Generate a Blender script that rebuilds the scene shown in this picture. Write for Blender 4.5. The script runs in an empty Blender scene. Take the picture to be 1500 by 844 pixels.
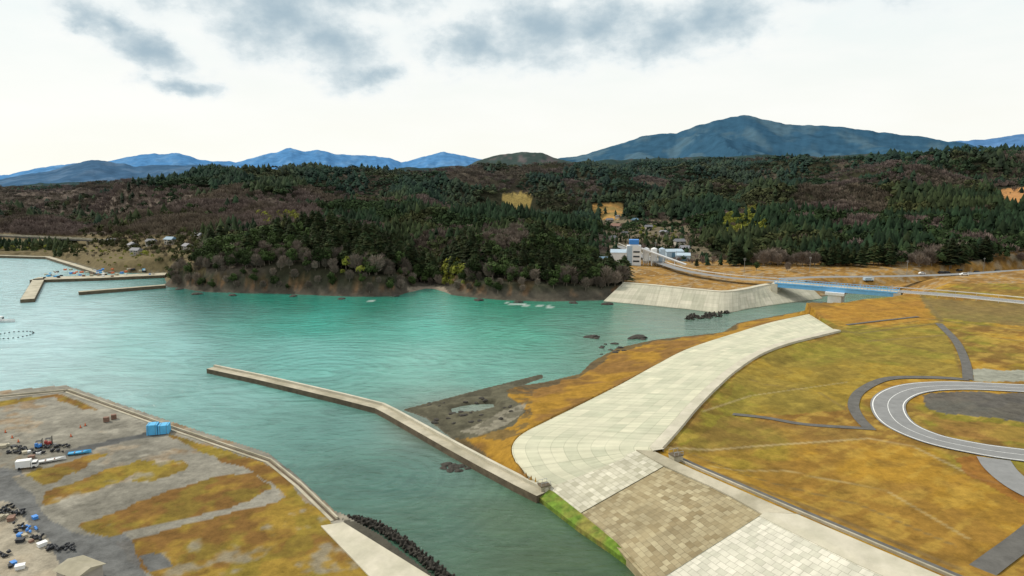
import bpy, math, random, bmesh
import numpy as np
from mathutils import Vector
random.seed(7); rng=np.random.default_rng(7)
scene=bpy.context.scene
COL=scene.collection
H=60.0; PT=math.radians(8.9); CP,SP=math.cos(PT),math.sin(PT); F=1000.0
FZ=8.3  # level of the filled land behind the seawall
def ray(px,py):
    u=(px-750)/F; v=(422-py)/F
    return (u, CP+v*SP, -SP+v*CP)
def G(px,py,z=0.0):
    d=ray(px,py); t=(z-H)/d[2]; return (d[0]*t,d[1]*t,z)
def proj(X,Y,Z):
    zr=Z-H; d=np.maximum(Y*CP-zr*SP,1.0); up=Y*SP+zr*CP
    return 750+F*X/d, 422-F*up/d
# ---------------- noise
def _h(ix,iy,s):
    n=(ix.astype(np.int64)*374761393+iy.astype(np.int64)*668265263+s*974711)&0xffffffff
    n=((n^(n>>13))*1274126177)&0xffffffff
    n=n^(n>>16)
    return (n&0xffff)/65535.0
def vn(x,y,s=0):
    ix=np.floor(x);iy=np.floor(y);fx=x-ix;fy=y-iy
    fx=fx*fx*(3-2*fx);fy=fy*fy*(3-2*fy)
    a=_h(ix,iy,s);b=_h(ix+1,iy,s);c=_h(ix,iy+1,s);d=_h(ix+1,iy+1,s)
    return (a*(1-fx)+b*fx)*(1-fy)+(c*(1-fx)+d*fx)*fy
def fbm(x,y,s=0,o=4):
    r=0;a=.5;t=0
    for i in range(o):
        r=r+a*vn(x,y,s+i*17);t+=a;a*=.5;x=x*2.03+11.3;y=y*2.03+5.7
    return r/t
def sm(t):
    t=np.clip(t,0,1);return t*t*(3-2*t)
def linedist(X,Y,pts,closed=False):
    d=np.full(X.shape,1e9)
    n=len(pts)
    for i in range(n if closed else n-1):
        ax,ay=pts[i][:2];bx,by=pts[(i+1)%n][:2]
        dx,dy=bx-ax,by-ay;L=dx*dx+dy*dy+1e-9
        t=np.clip(((X-ax)*dx+(Y-ay)*dy)/L,0,1)
        d=np.minimum(d,np.hypot(X-ax-t*dx,Y-ay-t*dy))
    return d
def inside(X,Y,pts):
    r=np.zeros(X.shape,bool);n=len(pts)
    for i in range(n):
        ax,ay=pts[i][:2];bx,by=pts[(i+1)%n][:2]
        if ay==by: continue
        c=((ay>Y)!=(by>Y))&(X<(bx-ax)*(Y-ay)/(by-ay)+ax)
        r^=c
    return r
def sd(X,Y,pts):
    d=linedist(X,Y,pts,True)
    return np.where(inside(X,Y,pts),d,-d)
def catmull(pts,n):
    pts=[np.array(p,float) for p in pts]
    P=[2*pts[0]-pts[1]]+pts+[2*pts[-1]-pts[-2]]
    out=[]
    for i in range(1,len(P)-2):
        for k in range(n):
            t=k/n
            out.append(.5*((2*P[i])+(-P[i-1]+P[i+1])*t+(2*P[i-1]-5*P[i]+4*P[i+1]-P[i+2])*t*t+(-P[i-1]+3*P[i]-3*P[i+1]+P[i+2])*t**3))
    out.append(pts[-1]);return out
# ---------------- layout
A_knots=[((800,716,1.5),(957,662,10)),((770,698,2),(953,659,10)),((752,668,3),(952,656,10)),((752,650,3),(955,652,10)),
((768,634,3),(962,645,10)),((805,615,3),(985,620,10)),((860,588,3.2),(1008,594,10)),((915,560,3.5),(1038,565,10)),
((960,535,4),(1068,540,10)),((1010,510,4.3),(1105,517,10)),((1080,487,4.6),(1145,502,10)),((1130,472,5),(1185,492,10)),((1185,460,5),(1222,483,10))]
A_toe=catmull([G(*k[0]) for k in A_knots],8); A_cr=catmull([G(*k[1]) for k in A_knots],8)
B_knots=[((800,716,1.5),(932,660,9.4),(957,661,10)),((848,753,1.5),(972,683,9.4),(1005,684,10)),((900,797,1.5),(1056,720,9.4),(1092,722,10)),
((960,862,1.5),(1122,757,9.4),(1175,758,10)),((1110,985,1.5),(1262,825,9.4),(1290,807,10)),((1300,1150,1.5),(1500,930,9.4),(1500,897,10))]
B_toe=[G(*k[0]) for k in B_knots];B_top=[G(*k[1]) for k in B_knots];B_in=[G(*k[2]) for k in B_knots]
polyFar=[G(*p) for p in [(-700,371),(-300,371),(0,374),(70,377),(110,386),(150,399),(240,401),(246,420),(300,428),(360,430),(440,431),(520,434),(575,434),(600,427),(620,422),(640,423),(658,432),(700,437),(760,440),(820,441),(880,440),(915,438),(950,444),(1010,450),(1060,455),(1100,448),(1150,441),(1200,436)]]
polyFar+=[(182,372),(196,386),(215,386),(420,480),(4500,900),(9000,9000),(-9000,9000),(-9000,600)]
shoreR=[(1150,1010),(1020,905),(945,846),(800,742),(775,724),(755,712),(700,668),(660,640),(625,612),(592,600),(640,588),(700,572),(792,549),(796,553),(760,566),(800,560),(850,548),(868,530),(905,510),(960,498),(1060,487),(1080,474),(1110,468),(1165,458),(1195,452),(1245,448),(1290,442)]
polyRight=[G(*p) for p in shoreR]+[(200,350),(208,372),(215,386),(420,480),(3000,600),(3000,-100),(60,-100)]
beach=[G(*p) for p in shoreR[5:24]]+[tuple(p) for p in A_toe[::-1]]+[G(790,722)]
pools=[[G(*p) for p in q] for q in ([(655,598),(690,592),(728,590),(730,597),(700,606),(665,608)],)]
footA=[tuple(p) for p in A_toe]+[tuple(p) for p in A_cr[::-1]]
footB=B_toe+B_in[::-1]
yard=[G(*p) for p in [(-400,620),(-60,590),(0,582),(98,573),(250,627),(395,676),(440,712),(490,761),(505,768),(560,800),(630,855),(740,950),(740,1200),(-1500,1200)]]
roadL=[G(a,b,8.9)[:2] for a,b in [(1316,427),(1400,433),(1500,443),(1650,460)]]
TY=[330,400,470,560,680,850,1100,1500,1900,2600]
TH=np.array([[5,5,6,8,6,6,5,6,6,6,6],[5,5,12,17,11,11,6,6,6,6,7],[5,5,15,21,14,14,6,6,9,12,14],[5,6,14,19,14,13,7,9,17,21,25],
[8,9,18,25,24,22,11,18,24,28,33],[14,15,26,31,32,31,17,30,35,37,40],[22,24,33,38,42,42,31,44,48,51,52],[30,33,44,50,54,60,66,80,84,84,80],
[32,38,52,62,66,80,102,116,120,118,108],[15,20,30,40,45,55,70,80,80,80,70]],float)
def table(X,Y):
    u=np.clip(X/np.maximum(Y,1),-.75,.7499);fi=(u+.75)/.15;i=np.minimum(fi.astype(int),9);fu=sm(fi-i)*.5+(fi-i)*.5
    ly=np.interp(Y,TY,np.arange(len(TY)));j=np.minimum(ly.astype(int),len(TY)-2);fy=ly-j
    a=TH[j,i]*(1-fu)+TH[j,i+1]*fu;b=TH[j+1,i]*(1-fu)+TH[j+1,i+1]*fu
    h=a*(1-fy)+b*fy
    amp=np.clip((Y-480)*.14,0,74)*np.where(Y>1600,.6,1)
    val=np.exp(-((u-.19)/.055)**2)*np.clip((1050-Y)/300,0,1)
    fl=np.clip((Y-430)/120,0,1)
    n=(1-np.abs(fbm(X/250+3,Y/210+X/500,3,3)*2-1)*2.4)*.6+(fbm(X/420,Y/420,14,2)-.5)*1.2-.30
    n=n*np.where(Y>1600,.6,1)
    def g(cx,cy,rx,ry,a_): return a_*np.exp(-((X-cx)/rx)**2-((Y-cy)/ry)**2)
    h=h+g(-128,425,46,32,9)+g(12,424,38,28,12)-15*np.exp(-((u+.118)/.034)**2)*np.clip((560-Y)/120,0,1)-6*np.exp(-((Y-500)/30)**2)*(X<60)*(X>-210)
    return h+n*amp*(1-.85*val)+(fbm(X/30,Y/30,9,2)-.5)*3*fl*(1-val)
def height(X,Y):
    X=np.asarray(X,float);Y=np.asarray(Y,float)
    cn=(fbm(X/18,Y/18,5,3)-.5)*9*np.clip((330-np.abs(X+120))/60,0,1)*(X<62)*(X>-205)
    sF=sd(X,Y,polyFar)+cn*.8
    tb=np.maximum(table(X,Y),1.5)
    w=np.where((X>62)&(Y<420),14,10)
    hF=np.where(sF>0,tb*sm(sF/w)+.1,-3*sm(-sF/8))
    sR=sd(X,Y,polyRight)
    dro=linedist(X,Y,roadL)
    bR=FZ+.58*np.clip(1-(dro-6)/5,0,1)+(fbm(X/25,Y/25,23,3)-.5)*.25
    bR=bR*(1-sm((Y-350)/60))+tb*sm((Y-350)/60)
    dcr=np.minimum(linedist(X,Y,[tuple(p) for p in A_cr[::4]]),linedist(X,Y,B_in))
    bR=np.maximum(bR,FZ+1.3*np.clip(1-(dcr-3.0)/7.0,0,1)*(Y<300))
    hR=bR*np.clip(sR/np.where(Y>290,24,12),0,1)
    ib=inside(X,Y,beach)
    dt=linedist(X,Y,[tuple(p) for p in A_toe[::3]])
    tz=np.interp(X,[0,30,120],[3,3.4,5.0])
    rat=sR/(sR+dt+1e-3)
    hb=tz*np.clip(rat,0,1)**1.3+(fbm(X/6,Y/6,21,3)-.45)*1.3*np.clip(sR/3,0,1)*np.clip(dt/6,0,1)+.15
    for q in pools: hb=hb-np.clip(sd(X,Y,q)/2.5+.3,0,1)*1.4
    hR=np.where(ib&(sR>0),hb,hR)
    fA=inside(X,Y,footA);fB=inside(X,Y,footB)
    hR=np.where((fA|fB),np.minimum(hR,1.2),hR)
    hR=np.where(sR>0,hR,-3*sm(-sR/7))
    sY=sd(X,Y,yard)
    hY=np.where(sY>0,2.0,-3*sm(-sY/3))
    return np.maximum(np.maximum(hF,hR),hY)
def hit(px,py):
    d=ray(px,py);Ys=np.exp(np.linspace(math.log(90),math.log(2500),900))
    t=Ys/d[1];X=d[0]*t;Z=H+d[2]*t
    h=height(X,Ys);k=np.where(Z<np.maximum(h,0))[0]
    k=k[0] if len(k) else 899
    return (float(X[k]),float(Ys[k]),float(max(h[k],0)))
# ---------------- mesh helpers
def fast_mesh(name,V,Fa,col=None):
    me=bpy.data.meshes.new(name);V=np.asarray(V,np.float32);Fa=np.asarray(Fa,np.int32)
    me.vertices.add(len(V));me.vertices.foreach_set('co',V.ravel())
    k=Fa.shape[1];me.loops.add(Fa.size);me.loops.foreach_set('vertex_index',Fa.ravel())
    me.polygons.add(len(Fa));me.polygons.foreach_set('loop_start',np.arange(0,Fa.size,k,dtype=np.int32))
    me.update(calc_edges=True);me.validate()
    if col is not None:
        c=me.color_attributes.new('Col','FLOAT_COLOR','POINT')
        a=np.ones((len(V),4),np.float32);a[:,:3]=col;c.data.foreach_set('color',a.ravel())
    return me
def obj(name,me,parent=None,mat=None,loc=None,smooth=False):
    o=bpy.data.objects.new(name,me);COL.objects.link(o)
    if mat is not None and me is not None and len(me.materials)==0: me.materials.append(mat)
    if parent: o.parent=parent
    if loc is not None:o.location=loc
    if smooth: me.polygons.foreach_set('use_smooth',[True]*len(me.polygons))
    return o
def top(o,label,cat,group=None,kind=None):
    o["label"]=label;o["category"]=cat
    if group:o["group"]=group
    if kind:o["kind"]=kind
    return o
def structure(o): o["kind"]="structure";return o
def pyd(name,v,f):
    me=bpy.data.meshes.new(name);me.from_pydata([tuple(map(float,p)) for p in v],[],f);me.update();return me
class MB:
    def __init__(s): s.v=[];s.f=[]
    def box(s,x0,x1,y0,y1,z0,z1,rot=0,c=(0,0),tx=1,ty=1):
        b=len(s.v);mx,my=(x0+x1)/2,(y0+y1)/2
        for z,kx,ky in((z0,1,1),(z1,tx,ty)):
            for x,y in((x0,y0),(x1,y0),(x1,y1),(x0,y1)):
                X=mx+(x-mx)*kx;Y=my+(y-my)*ky
                cs,sn=math.cos(rot),math.sin(rot)
                s.v.append((c[0]+X*cs-Y*sn,c[1]+X*sn+Y*cs,z))
        s.f+=[(b,b+3,b+2,b+1),(b+4,b+5,b+6,b+7),(b,b+1,b+5,b+4),(b+1,b+2,b+6,b+5),(b+2,b+3,b+7,b+6),(b+3,b,b+4,b+7)]
        return s
    def tube(s,p,q,r0,r1,n=8,cap=True):
        p=Vector(p);q=Vector(q);d=(q-p).normalized();a=d.orthogonal().normalized();b_=d.cross(a);b=len(s.v)
        for c,r in((p,r0),(q,r1)):
            for i in range(n):
                t=2*math.pi*i/n;w=c+a*math.cos(t)*r+b_*math.sin(t)*r;s.v.append(tuple(w))
        for i in range(n):
            j=(i+1)%n;s.f.append((b+i,b+j,b+n+j,b+n+i))
        if cap:s.f.append(tuple(b+n+i for i in range(n)));s.f.append(tuple(b+i for i in range(n))[::-1])
        return s
    def ell(s,c,rx,ry,rz,n=10,m=6):
        b=len(s.v)
        for j in range(m+1):
            ph=math.pi*j/m
            for i in range(n):
                t=2*math.pi*i/n;s.v.append((c[0]+rx*math.sin(ph)*math.cos(t),c[1]+ry*math.sin(ph)*math.sin(t),c[2]+rz*math.cos(ph)))
        for j in range(m):
            for i in range(n):
                k=(i+1)%n;s.f.append((b+j*n+i,b+(j+1)*n+i,b+(j+1)*n+k,b+j*n+k))
        return s
    def me(s,name): return pyd(name,s.v,s.f)
def offset(pts,d):
    P=[np.array(p[:2],float) for p in pts];out=[]
    for i in range(len(P)):
        a=P[max(i-1,0)];b=P[min(i+1,len(P)-1)];t=(b-a)/(np.linalg.norm(b-a)+1e-9)
        out.append((P[i][0]+t[1]*d,P[i][1]-t[0]*d))
    return out
def loft(name,lines,mats,mi=None,parent=None,smooth=False):
    n=len(lines[0]);v=[];f=[];idx=[]
    for L in lines: v+= [tuple(p) for p in L]
    us=[0]
    m2=[(np.array(lines[0][i])+np.array(lines[-1][i]))/2 for i in range(n)]
    for i in range(1,n): us.append(us[-1]+np.linalg.norm(m2[i]-m2[i-1]))
    vs=[0]
    for k in range(1,len(lines)): vs.append(vs[-1]+np.mean([np.linalg.norm(np.array(lines[k][i])-np.array(lines[k-1][i])) for i in range(n)]))
    uv=[]
    for k in range(len(lines)-1):
        for i in range(n-1):
            f.append((k*n+i,k*n+i+1,(k+1)*n+i+1,(k+1)*n+i))
            uv+=[(us[i],vs[k]),(us[i+1],vs[k]),(us[i+1],vs[k+1]),(us[i],vs[k+1])]
            idx.append(mi[k] if mi else 0)
    me=pyd(name,v,f)
    l=me.uv_layers.new(name='UVMap');l.data.foreach_set('uv',np.array(uv,np.float32).ravel())
    for m in mats: me.materials.append(m)
    me.polygons.foreach_set('material_index',idx)
    o=obj(name,me,parent);return o
def ribbon(name,pts,w,z,mat,parent=None,off=0):
    a=offset(pts,off-w/2);b=offset(pts,off+w/2)
    return loft(name,[[(p[0],p[1],z) for p in a],[(p[0],p[1],z) for p in b]],[mat],parent=parent)
def prism(name,pts,w,z0,z1,mat,parent=None,off=0):
    a=offset(pts,off-w/2);b=offset(pts,off+w/2)
    n=len(pts)
    L=[[(p[0],p[1],z0) for p in a],[(p[0],p[1],z1) for p in a],[(p[0],p[1],z1) for p in b],[(p[0],p[1],z0) for p in b]]
    o=loft(name,L,[mat],parent=parent)
    me=o.data
    bm=bmesh.new();bm.from_mesh(me);bm.verts.ensure_lookup_table()
    for e in(0,n-1):
        try:bm.faces.new([bm.verts[e],bm.verts[n+e],bm.verts[2*n+e],bm.verts[3*n+e]])
        except Exception:pass
    bm.to_mesh(me);bm.free();return o
# ---------------- materials
class NT:
    def __init__(s,mat):
        s.t=mat.node_tree;s.n=s.t.nodes;s.l=s.t.links
    def a(s,t,**k):
        n=s.n.new(t)
        for q,w in k.items():
            if q.startswith('i_'):
                n.inputs[q[2:].replace('_',' ')].default_value=w
            else:setattr(n,q,w)
        return n
    def k(s,a,b):s.l.new(a,b)
def mat(name,color,rough=.8,var=.25,scale=.6,bump=.0,attr=False,wpos=True,detail=6,rand=0,spec=.3,metal=0,second=None,sscale=.05,nr=.65):
    m=bpy.data.materials.new(name);m.use_nodes=True;t=NT(m);b=t.n['Principled BSDF']
    b.inputs['Roughness'].default_value=rough;b.inputs['Specular IOR Level'].default_value=spec;b.inputs['Metallic'].default_value=metal
    if wpos:
        g=t.a('ShaderNodeNewGeometry');vec=g.outputs['Position']
    else:
        g=t.a('ShaderNodeTexCoord');vec=g.outputs['Object']
    nz=t.a('ShaderNodeTexNoise',i_Scale=scale,i_Detail=detail,i_Roughness=nr);t.k(vec,nz.inputs['Vector'])
    mr=t.a('ShaderNodeMapRange');mr.inputs['From Min'].default_value=.3;mr.inputs['From Max'].default_value=.7
    mr.inputs['To Min'].default_value=1-var;mr.inputs['To Max'].default_value=1+var;t.k(nz.outputs['Fac'],mr.inputs['Value'])
    if attr:
        c=t.a('ShaderNodeAttribute',attribute_name='Col');src=c.outputs['Color']
    else:
        c=t.a('ShaderNodeRGB');c.outputs[0].default_value=(*color,1);src=c.outputs[0]
    if second is not None:
        n2=t.a('ShaderNodeTexNoise',i_Scale=sscale,i_Detail=5);t.k(vec,n2.inputs['Vector'])
        r2=t.a('ShaderNodeMapRange');r2.inputs['From Min'].default_value=.42;r2.inputs['From Max'].default_value=.6;t.k(n2.outputs['Fac'],r2.inputs['Value'])
        mx=t.a('ShaderNodeMix',data_type='RGBA');t.k(r2.outputs[0],mx.inputs[0]);t.k(src,mx.inputs[6]);mx.inputs[7].default_value=(*second,1);src=mx.outputs[2]
    vm=t.a('ShaderNodeVectorMath',operation='SCALE');t.k(src,vm.inputs[0]);t.k(mr.outputs[0],vm.inputs['Scale']);o=vm.outputs[0]
    if rand:
        oi=t.a('ShaderNodeObjectInfo');r=t.a('ShaderNodeMapRange');r.inputs['To Min'].default_value=1-rand;r.inputs['To Max'].default_value=1+rand
        t.k(oi.outputs['Random'],r.inputs['Value']);v2=t.a('ShaderNodeVectorMath',operation='SCALE');t.k(o,v2.inputs[0]);t.k(r.outputs[0],v2.inputs['Scale']);o=v2.outputs[0]
    t.k(o,b.inputs['Base Color'])
    if bump:
        bp=t.a('ShaderNodeBump',i_Strength=bump,i_Distance=.3);t.k(nz.outputs['Fac'],bp.inputs['Height']);t.k(bp.outputs[0],b.inputs['Normal'])
    return m
def panelmat(name,c1,c2,mortar,w,h,msize=.02,var=.12,off=0.0,rough=.85,bias=0,patch=None):
    m=bpy.data.materials.new(name);m.use_nodes=True;t=NT(m);b=t.n['Principled BSDF'];b.inputs['Roughness'].default_value=rough;b.inputs['Specular IOR Level'].default_value=.25
    uv=t.a('ShaderNodeUVMap');br=t.a('ShaderNodeTexBrick',offset=off,squash=1.0)
    br.inputs['Scale'].default_value=1;br.inputs['Brick Width'].default_value=w;br.inputs['Row Height'].default_value=h;br.inputs['Mortar Size'].default_value=msize;br.inputs['Mortar Smooth'].default_value=.3;br.inputs['Bias'].default_value=bias
    br.inputs['Color1'].default_value=(*c1,1);br.inputs['Color2'].default_value=(*c2,1);br.inputs['Mortar'].default_value=(*mortar,1)
    t.k(uv.outputs[0],br.inputs['Vector'])
    g=t.a('ShaderNodeNewGeometry')
    n1=t.a('ShaderNodeTexNoise',i_Scale=.12,i_Detail=8,i_Roughness=.7);t.k(g.outputs['Position'],n1.inputs['Vector'])
    mr=t.a('ShaderNodeMapRange');mr.inputs['From Min'].default_value=.3;mr.inputs['From Max'].default_value=.7;mr.inputs['To Min'].default_value=1-var;mr.inputs['To Max'].default_value=1+var;t.k(n1.outputs['Fac'],mr.inputs['Value'])
    mp=t.a('ShaderNodeMapping');mp.inputs['Scale'].default_value=(.9,.06,1);t.k(uv.outputs[0],mp.inputs['Vector'])
    n2=t.a('ShaderNodeTexNoise',i_Scale=1.0,i_Detail=5);t.k(mp.outputs[0],n2.inputs['Vector'])
    m2=t.a('ShaderNodeMapRange');m2.inputs['From Min'].default_value=.35;m2.inputs['From Max'].default_value=.65;m2.inputs['To Min'].default_value=.86;m2.inputs['To Max'].default_value=1.06;t.k(n2.outputs['Fac'],m2.inputs['Value'])
    mm=t.a('ShaderNodeMath',operation='MULTIPLY');t.k(mr.outputs[0],mm.inputs[0]);t.k(m2.outputs[0],mm.inputs[1])
    src=br.outputs['Color']
    if patch:
        n3=t.a('ShaderNodeTexNoise',i_Scale=.09,i_Detail=4);t.k(uv.outputs[0],n3.inputs['Vector'])
        r3=t.a('ShaderNodeMapRange');r3.inputs['From Min'].default_value=.45;r3.inputs['From Max'].default_value=.6;r3.inputs['To Max'].default_value=.5;t.k(n3.outputs['Fac'],r3.inputs['Value'])
        mx=t.a('ShaderNodeMix',data_type='RGBA');t.k(r3.outputs[0],mx.inputs[0]);t.k(src,mx.inputs[6]);mx.inputs[7].default_value=(*patch,1);src=mx.outputs[2]
    vm=t.a('ShaderNodeVectorMath',operation='SCALE');t.k(src,vm.inputs[0]);t.k(mm.outputs[0],vm.inputs['Scale']);t.k(vm.outputs[0],b.inputs['Base Color'])
    bp=t.a('ShaderNodeBump',i_Strength=.4,i_Distance=.05,invert=True);t.k(br.outputs['Fac'],bp.inputs['Height']);t.k(bp.outputs[0],b.inputs['Normal'])
    return m
M={}
M['ground']=mat('ground_cover',(0,0,0),1,.52,.30,.4,attr=True,detail=14,spec=.1,nr=.80)
M['forest']=mat('forest_foliage',(0,0,0),1,.3,.5,0,attr=True,spec=.1)
M['needle']=mat('cedar_needles',(.019,.034,.013),.95,.4,.8,0,wpos=False,rand=.5,spec=.1,second=(.032,.036,.013),sscale=.3)
M['leaf']=mat('evergreen_leaves',(.036,.056,.016),.9,.4,.9,0,wpos=False,rand=.6,spec=.15)
M['twig']=mat('bare_twigs',(.185,.15,.12),.95,.3,1,0,wpos=False,rand=.45,spec=.1)
M['bark']=mat('bark',(.17,.14,.11),.95,.3,3,0,wpos=False,rand=.3,spec=.1)
M['conc']=mat('weathered_concrete',(.42,.38,.285),.9,.2,.35,.1,detail=10,second=(.31,.28,.20),sscale=.15,nr=.7)
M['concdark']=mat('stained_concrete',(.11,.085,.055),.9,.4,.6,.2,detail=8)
M['concnew']=mat('pale_concrete',(.50,.46,.36),.85,.14,.3,.05,detail=10,nr=.7,second=(.44,.41,.31),sscale=.2)
M['slabA']=panelmat('seawall_slabs',(.53,.51,.375),(.41,.415,.30),(.26,.265,.19),5.2,3.3,.05,.11,patch=(.50,.48,.36))
M['slabB1']=panelmat('light_block_paving',(.56,.53,.42),(.36,.34,.25),(.30,.28,.2),1.5,1.0,.04,.12,off=.5)
M['slabB2']=panelmat('brown_block_paving',(.22,.17,.09),(.40,.345,.215),(.18,.145,.08),1.3,.9,.035,.22,off=.5,patch=(.29,.235,.13))
M['slabB3']=panelmat('white_block_paving',(.60,.57,.47),(.43,.42,.33),(.36,.34,.27),1.6,1.0,.04,.1,off=.5,bias=-.2)
M['slabC']=panelmat('riverbank_slabs',(.48,.45,.35),(.37,.36,.27),(.28,.27,.2),6,3.5,.07,.12)
M['asphalt']=mat('asphalt',(.21,.21,.205),.9,.16,.4,.05,detail=10,nr=.7)
M['roadold']=mat('dark_asphalt',(.105,.10,.09),.95,.3,.5,.1,detail=10,nr=.7)
M['paint']=mat('road_paint',(.72,.72,.69),.8,.1,2)
M['blue']=mat('blue_paint',(.05,.22,.58),.5,.1,1)
M['sky_blue']=mat('sky_blue_paint',(.09,.40,.68),.55,.15,.8)
M['girder']=mat('girder_blue_paint',(.17,.46,.78),.55,.1,.8)
M['white']=mat('white_paint',(.72,.72,.70),.5,.06,1)
M['grey']=mat('grey_metal_cladding',(.38,.47,.54),.6,.12,.5)
M['glass']=mat('dark_glass',(.03,.04,.05),.15,.05,1,spec=.6)
M['tyre']=mat('tyre_rubber',(.02,.02,.02),.9,.1,2)
M['black']=mat('black_plastic',(.02,.022,.026),.6,.2,2,rand=.3)
M['orange']=mat('orange_plastic',(.6,.13,.04),.6,.1,2)
M['red']=mat('red_paint',(.35,.05,.04),.5,.1,2)
M['wood']=mat('brown_boards',(.21,.125,.09),.85,.2,2)
M['rooftile']=mat('roof_tiles',(.13,.13,.14),.7,.2,1.5,wpos=False,rand=.5)
M['roofred']=mat('rust_red_roof',(.20,.11,.08),.7,.2,1.5)
M['roofblue']=mat('blue_metal_roof',(.12,.22,.30),.6,.1,1.5)
M['plaster']=mat('house_plaster',(.42,.38,.32),.85,.12,1,wpos=False,rand=.25)
M['rock']=mat('dark_rock',(.045,.04,.032),.9,.5,1.2,.8)
M['steel']=mat('galvanised_steel',(.4,.42,.43),.5,.1,2)
M['pole']=mat('grey_pole_concrete',(.25,.24,.22),.8,.1,2)
M['green']=mat('bank_grass',(.11,.18,.02),1,.45,.8,.4,second=(.2,.18,.04),sscale=.25)
# ---------------- ground
def pmask(px,py,poly): return inside(px,py,poly)
C_och=np.array([.300,.168,.022]);C_brn=np.array([.165,.088,.024]);C_grn=np.array([.165,.150,.022]);C_yel=np.array([.37,.25,.05])
C_dark=np.array([.03,.030,.017]);C_pur=np.array([.115,.090,.072]);C_grav=np.array([.225,.21,.17]);C_rock=np.array([.065,.06,.04])
def lerp(a,b,t): return a*(1-t[:,None])+b*t[:,None]
def cover(X,Y,Z):
    n1=fbm(X/9,Y/9,31,4);n2=fbm(X/35,Y/35,33,4);n3=fbm(X/3,Y/3,35,3);n4=fbm(X/90,Y/90,37,4)
    px0,py0=proj(X,Y,Z)
    wob=4.0*F/np.maximum(Y,60)
    px=px0+(n1-.5)*wob*.8;py=py0+(fbm(X/8+40,Y/8,39,3)-.5)*wob*.35
    c=np.tile(C_dark,(len(X),1))
    c=lerp(c,C_pur,sm((n4-.55)*8)*.5)
    far=Y>330
    def P(poly,colr,amt=1.0,cond=None):
        nonlocal c
        m=pmask(px,py,poly)
        if cond is not None:m=m&cond
        c=lerp(c,colr,m*amt)
    P([(-100,278),(150,275),(330,283),(420,292),(400,340),(240,352),(-100,350)],C_pur*1.2,.9,far)
    P([(-100,340),(310,345),(300,400),(230,420),(-100,380)],np.array([.14,.11,.055]),.9,far)
    P([(734,288),(745,283),(762,281),(776,285),(782,294),(774,304),(755,306),(738,300)],np.array([.24,.18,.06]),1,far)
    q=pmask(px,py,[(868,300),(885,297),(912,297),(913,312),(905,324),(880,326),(868,314)])&far
    tcol=lerp(np.tile(np.array([.40,.22,.07]),(len(X),1)),np.array([.24,.17,.06]),sm((np.sin(Y/3.2+n1*4)*.5+.5)*1.2));c=np.where(q[:,None],tcol,c)
    P([(880,322),(1000,322),(1060,392),(900,395)],np.array([.14,.115,.075]),1,far)
    P([(1055,300),(1110,300),(1110,362),(1060,362)],np.array([.19,.16,.05]),.9,far)
    P([(1455,278),(1530,272),(1530,302),(1480,296)],np.array([.38,.19,.07]),1,far)
    rf=(X>60)&(Y>300)&(Y<470)
    P([(880,378),(1500,385),(1700,385),(1700,480),(880,480)],np.array([.29,.165,.045]),1,rf)
    g=rf&(n1>.55);c=lerp(c,C_brn,g*.7)
    g=rf&(n3>.6);c=lerp(c,np.array([.3,.25,.17]),g*.6)
    sR=sd(X,Y,polyRight);sY=sd(X,Y,yard)
    right=(sR>0)&(Y<345)
    rx=X*.8+Y*.6;ry=-X*.6+Y*.8
    st=fbm(rx/14,ry/1.4,41,3);n6=fbm(X/13,Y/13,43,5);n7=fbm(X/5,Y/5,47,4)
    base=lerp(lerp(np.tile(C_och,(len(X),1)),C_grn,sm((n2-.42)*8)*.85),C_brn,sm((n6-.46)*9)*.75)
    base=lerp(base,C_yel,sm((st*.5+n3*.5-.50)*9)*.5);base=lerp(base,C_brn*.8,sm((n7-.56)*10)*.5)
    base=np.where(right[:,None]&pmask(px,py,[(950,668),(1270,641),(1420,700),(1520,720),(1700,1000),(1300,1000)])[:,None],lerp(base,np.array([.29,.165,.025]),np.full(len(X),.35)),base)
    base=np.where(pmask(px,py,[(1080,545),(1130,515),(1250,485),(1380,470),(1410,550),(1270,560),(1240,600),(1060,610)])[:,None],lerp(base,np.array([.20,.17,.028]),np.full(len(X),.5)),base)
    base=np.where(pmask(px,py,[(975,668),(1060,612),(1270,632),(1270,641)])[:,None],lerp(base,np.array([.18,.11,.03]),np.full(len(X),.5)),base)
    base=np.where(pmask(px,py,[(1190,455),(1340,428),(1370,468),(1230,480)])[:,None],lerp(base,np.array([.30,.15,.025]),np.full(len(X),.6)),base)
    c=np.where(right[:,None],base,c)
    for L_,w_,cc in [([(950,668),(1100,655),(1270,643),(1340,655),(1430,700),(1520,722)],.45,(.33,.26,.13)),([(1010,690),(1190,752),(1400,840)],1.0,(.15,.10,.04)),([(1350,432),(1380,470),(1372,474),(1230,492)],.9,(.12,.09,.04)),([(1270,500),(1400,490),(1500,500)],.7,(.17,.12,.05)),([(1100,560),(1200,575),(1240,600)],.5,(.17,.12,.04)),([(1240,490),(1400,520),(1410,548)],.6,(.13,.09,.03)),([(1345,465),(1500,485),(1600,500)],.8,(.11,.08,.035)),([(1110,520),(1240,488),(1345,470)],.6,(.13,.09,.03)),([(1040,690),(1150,690),(1300,720),(1420,790)],.35,(.33,.25,.11)),([(1030,610),(1100,580),(1240,560)],.35,(.30,.24,.11)),([(1010,668),(1100,700),(1260,740),(1400,800)],.3,(.14,.10,.04))]:
        ll=[G(a,b_,FZ)[:2] for a,b_ in L_];dd=linedist(X,Y,ll);c=lerp(c,np.array(cc),sm(1.3-dd/w_)*.7*right)
    P([(1350,577),(1420,574),(1600,576),(1600,630),(1420,611),(1362,602)],np.array([.085,.083,.078]),.92,right)
    P([(1335,604),(1400,616),(1600,634),(1600,662),(1400,640)],C_brn*1.5,.5,right)
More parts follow.
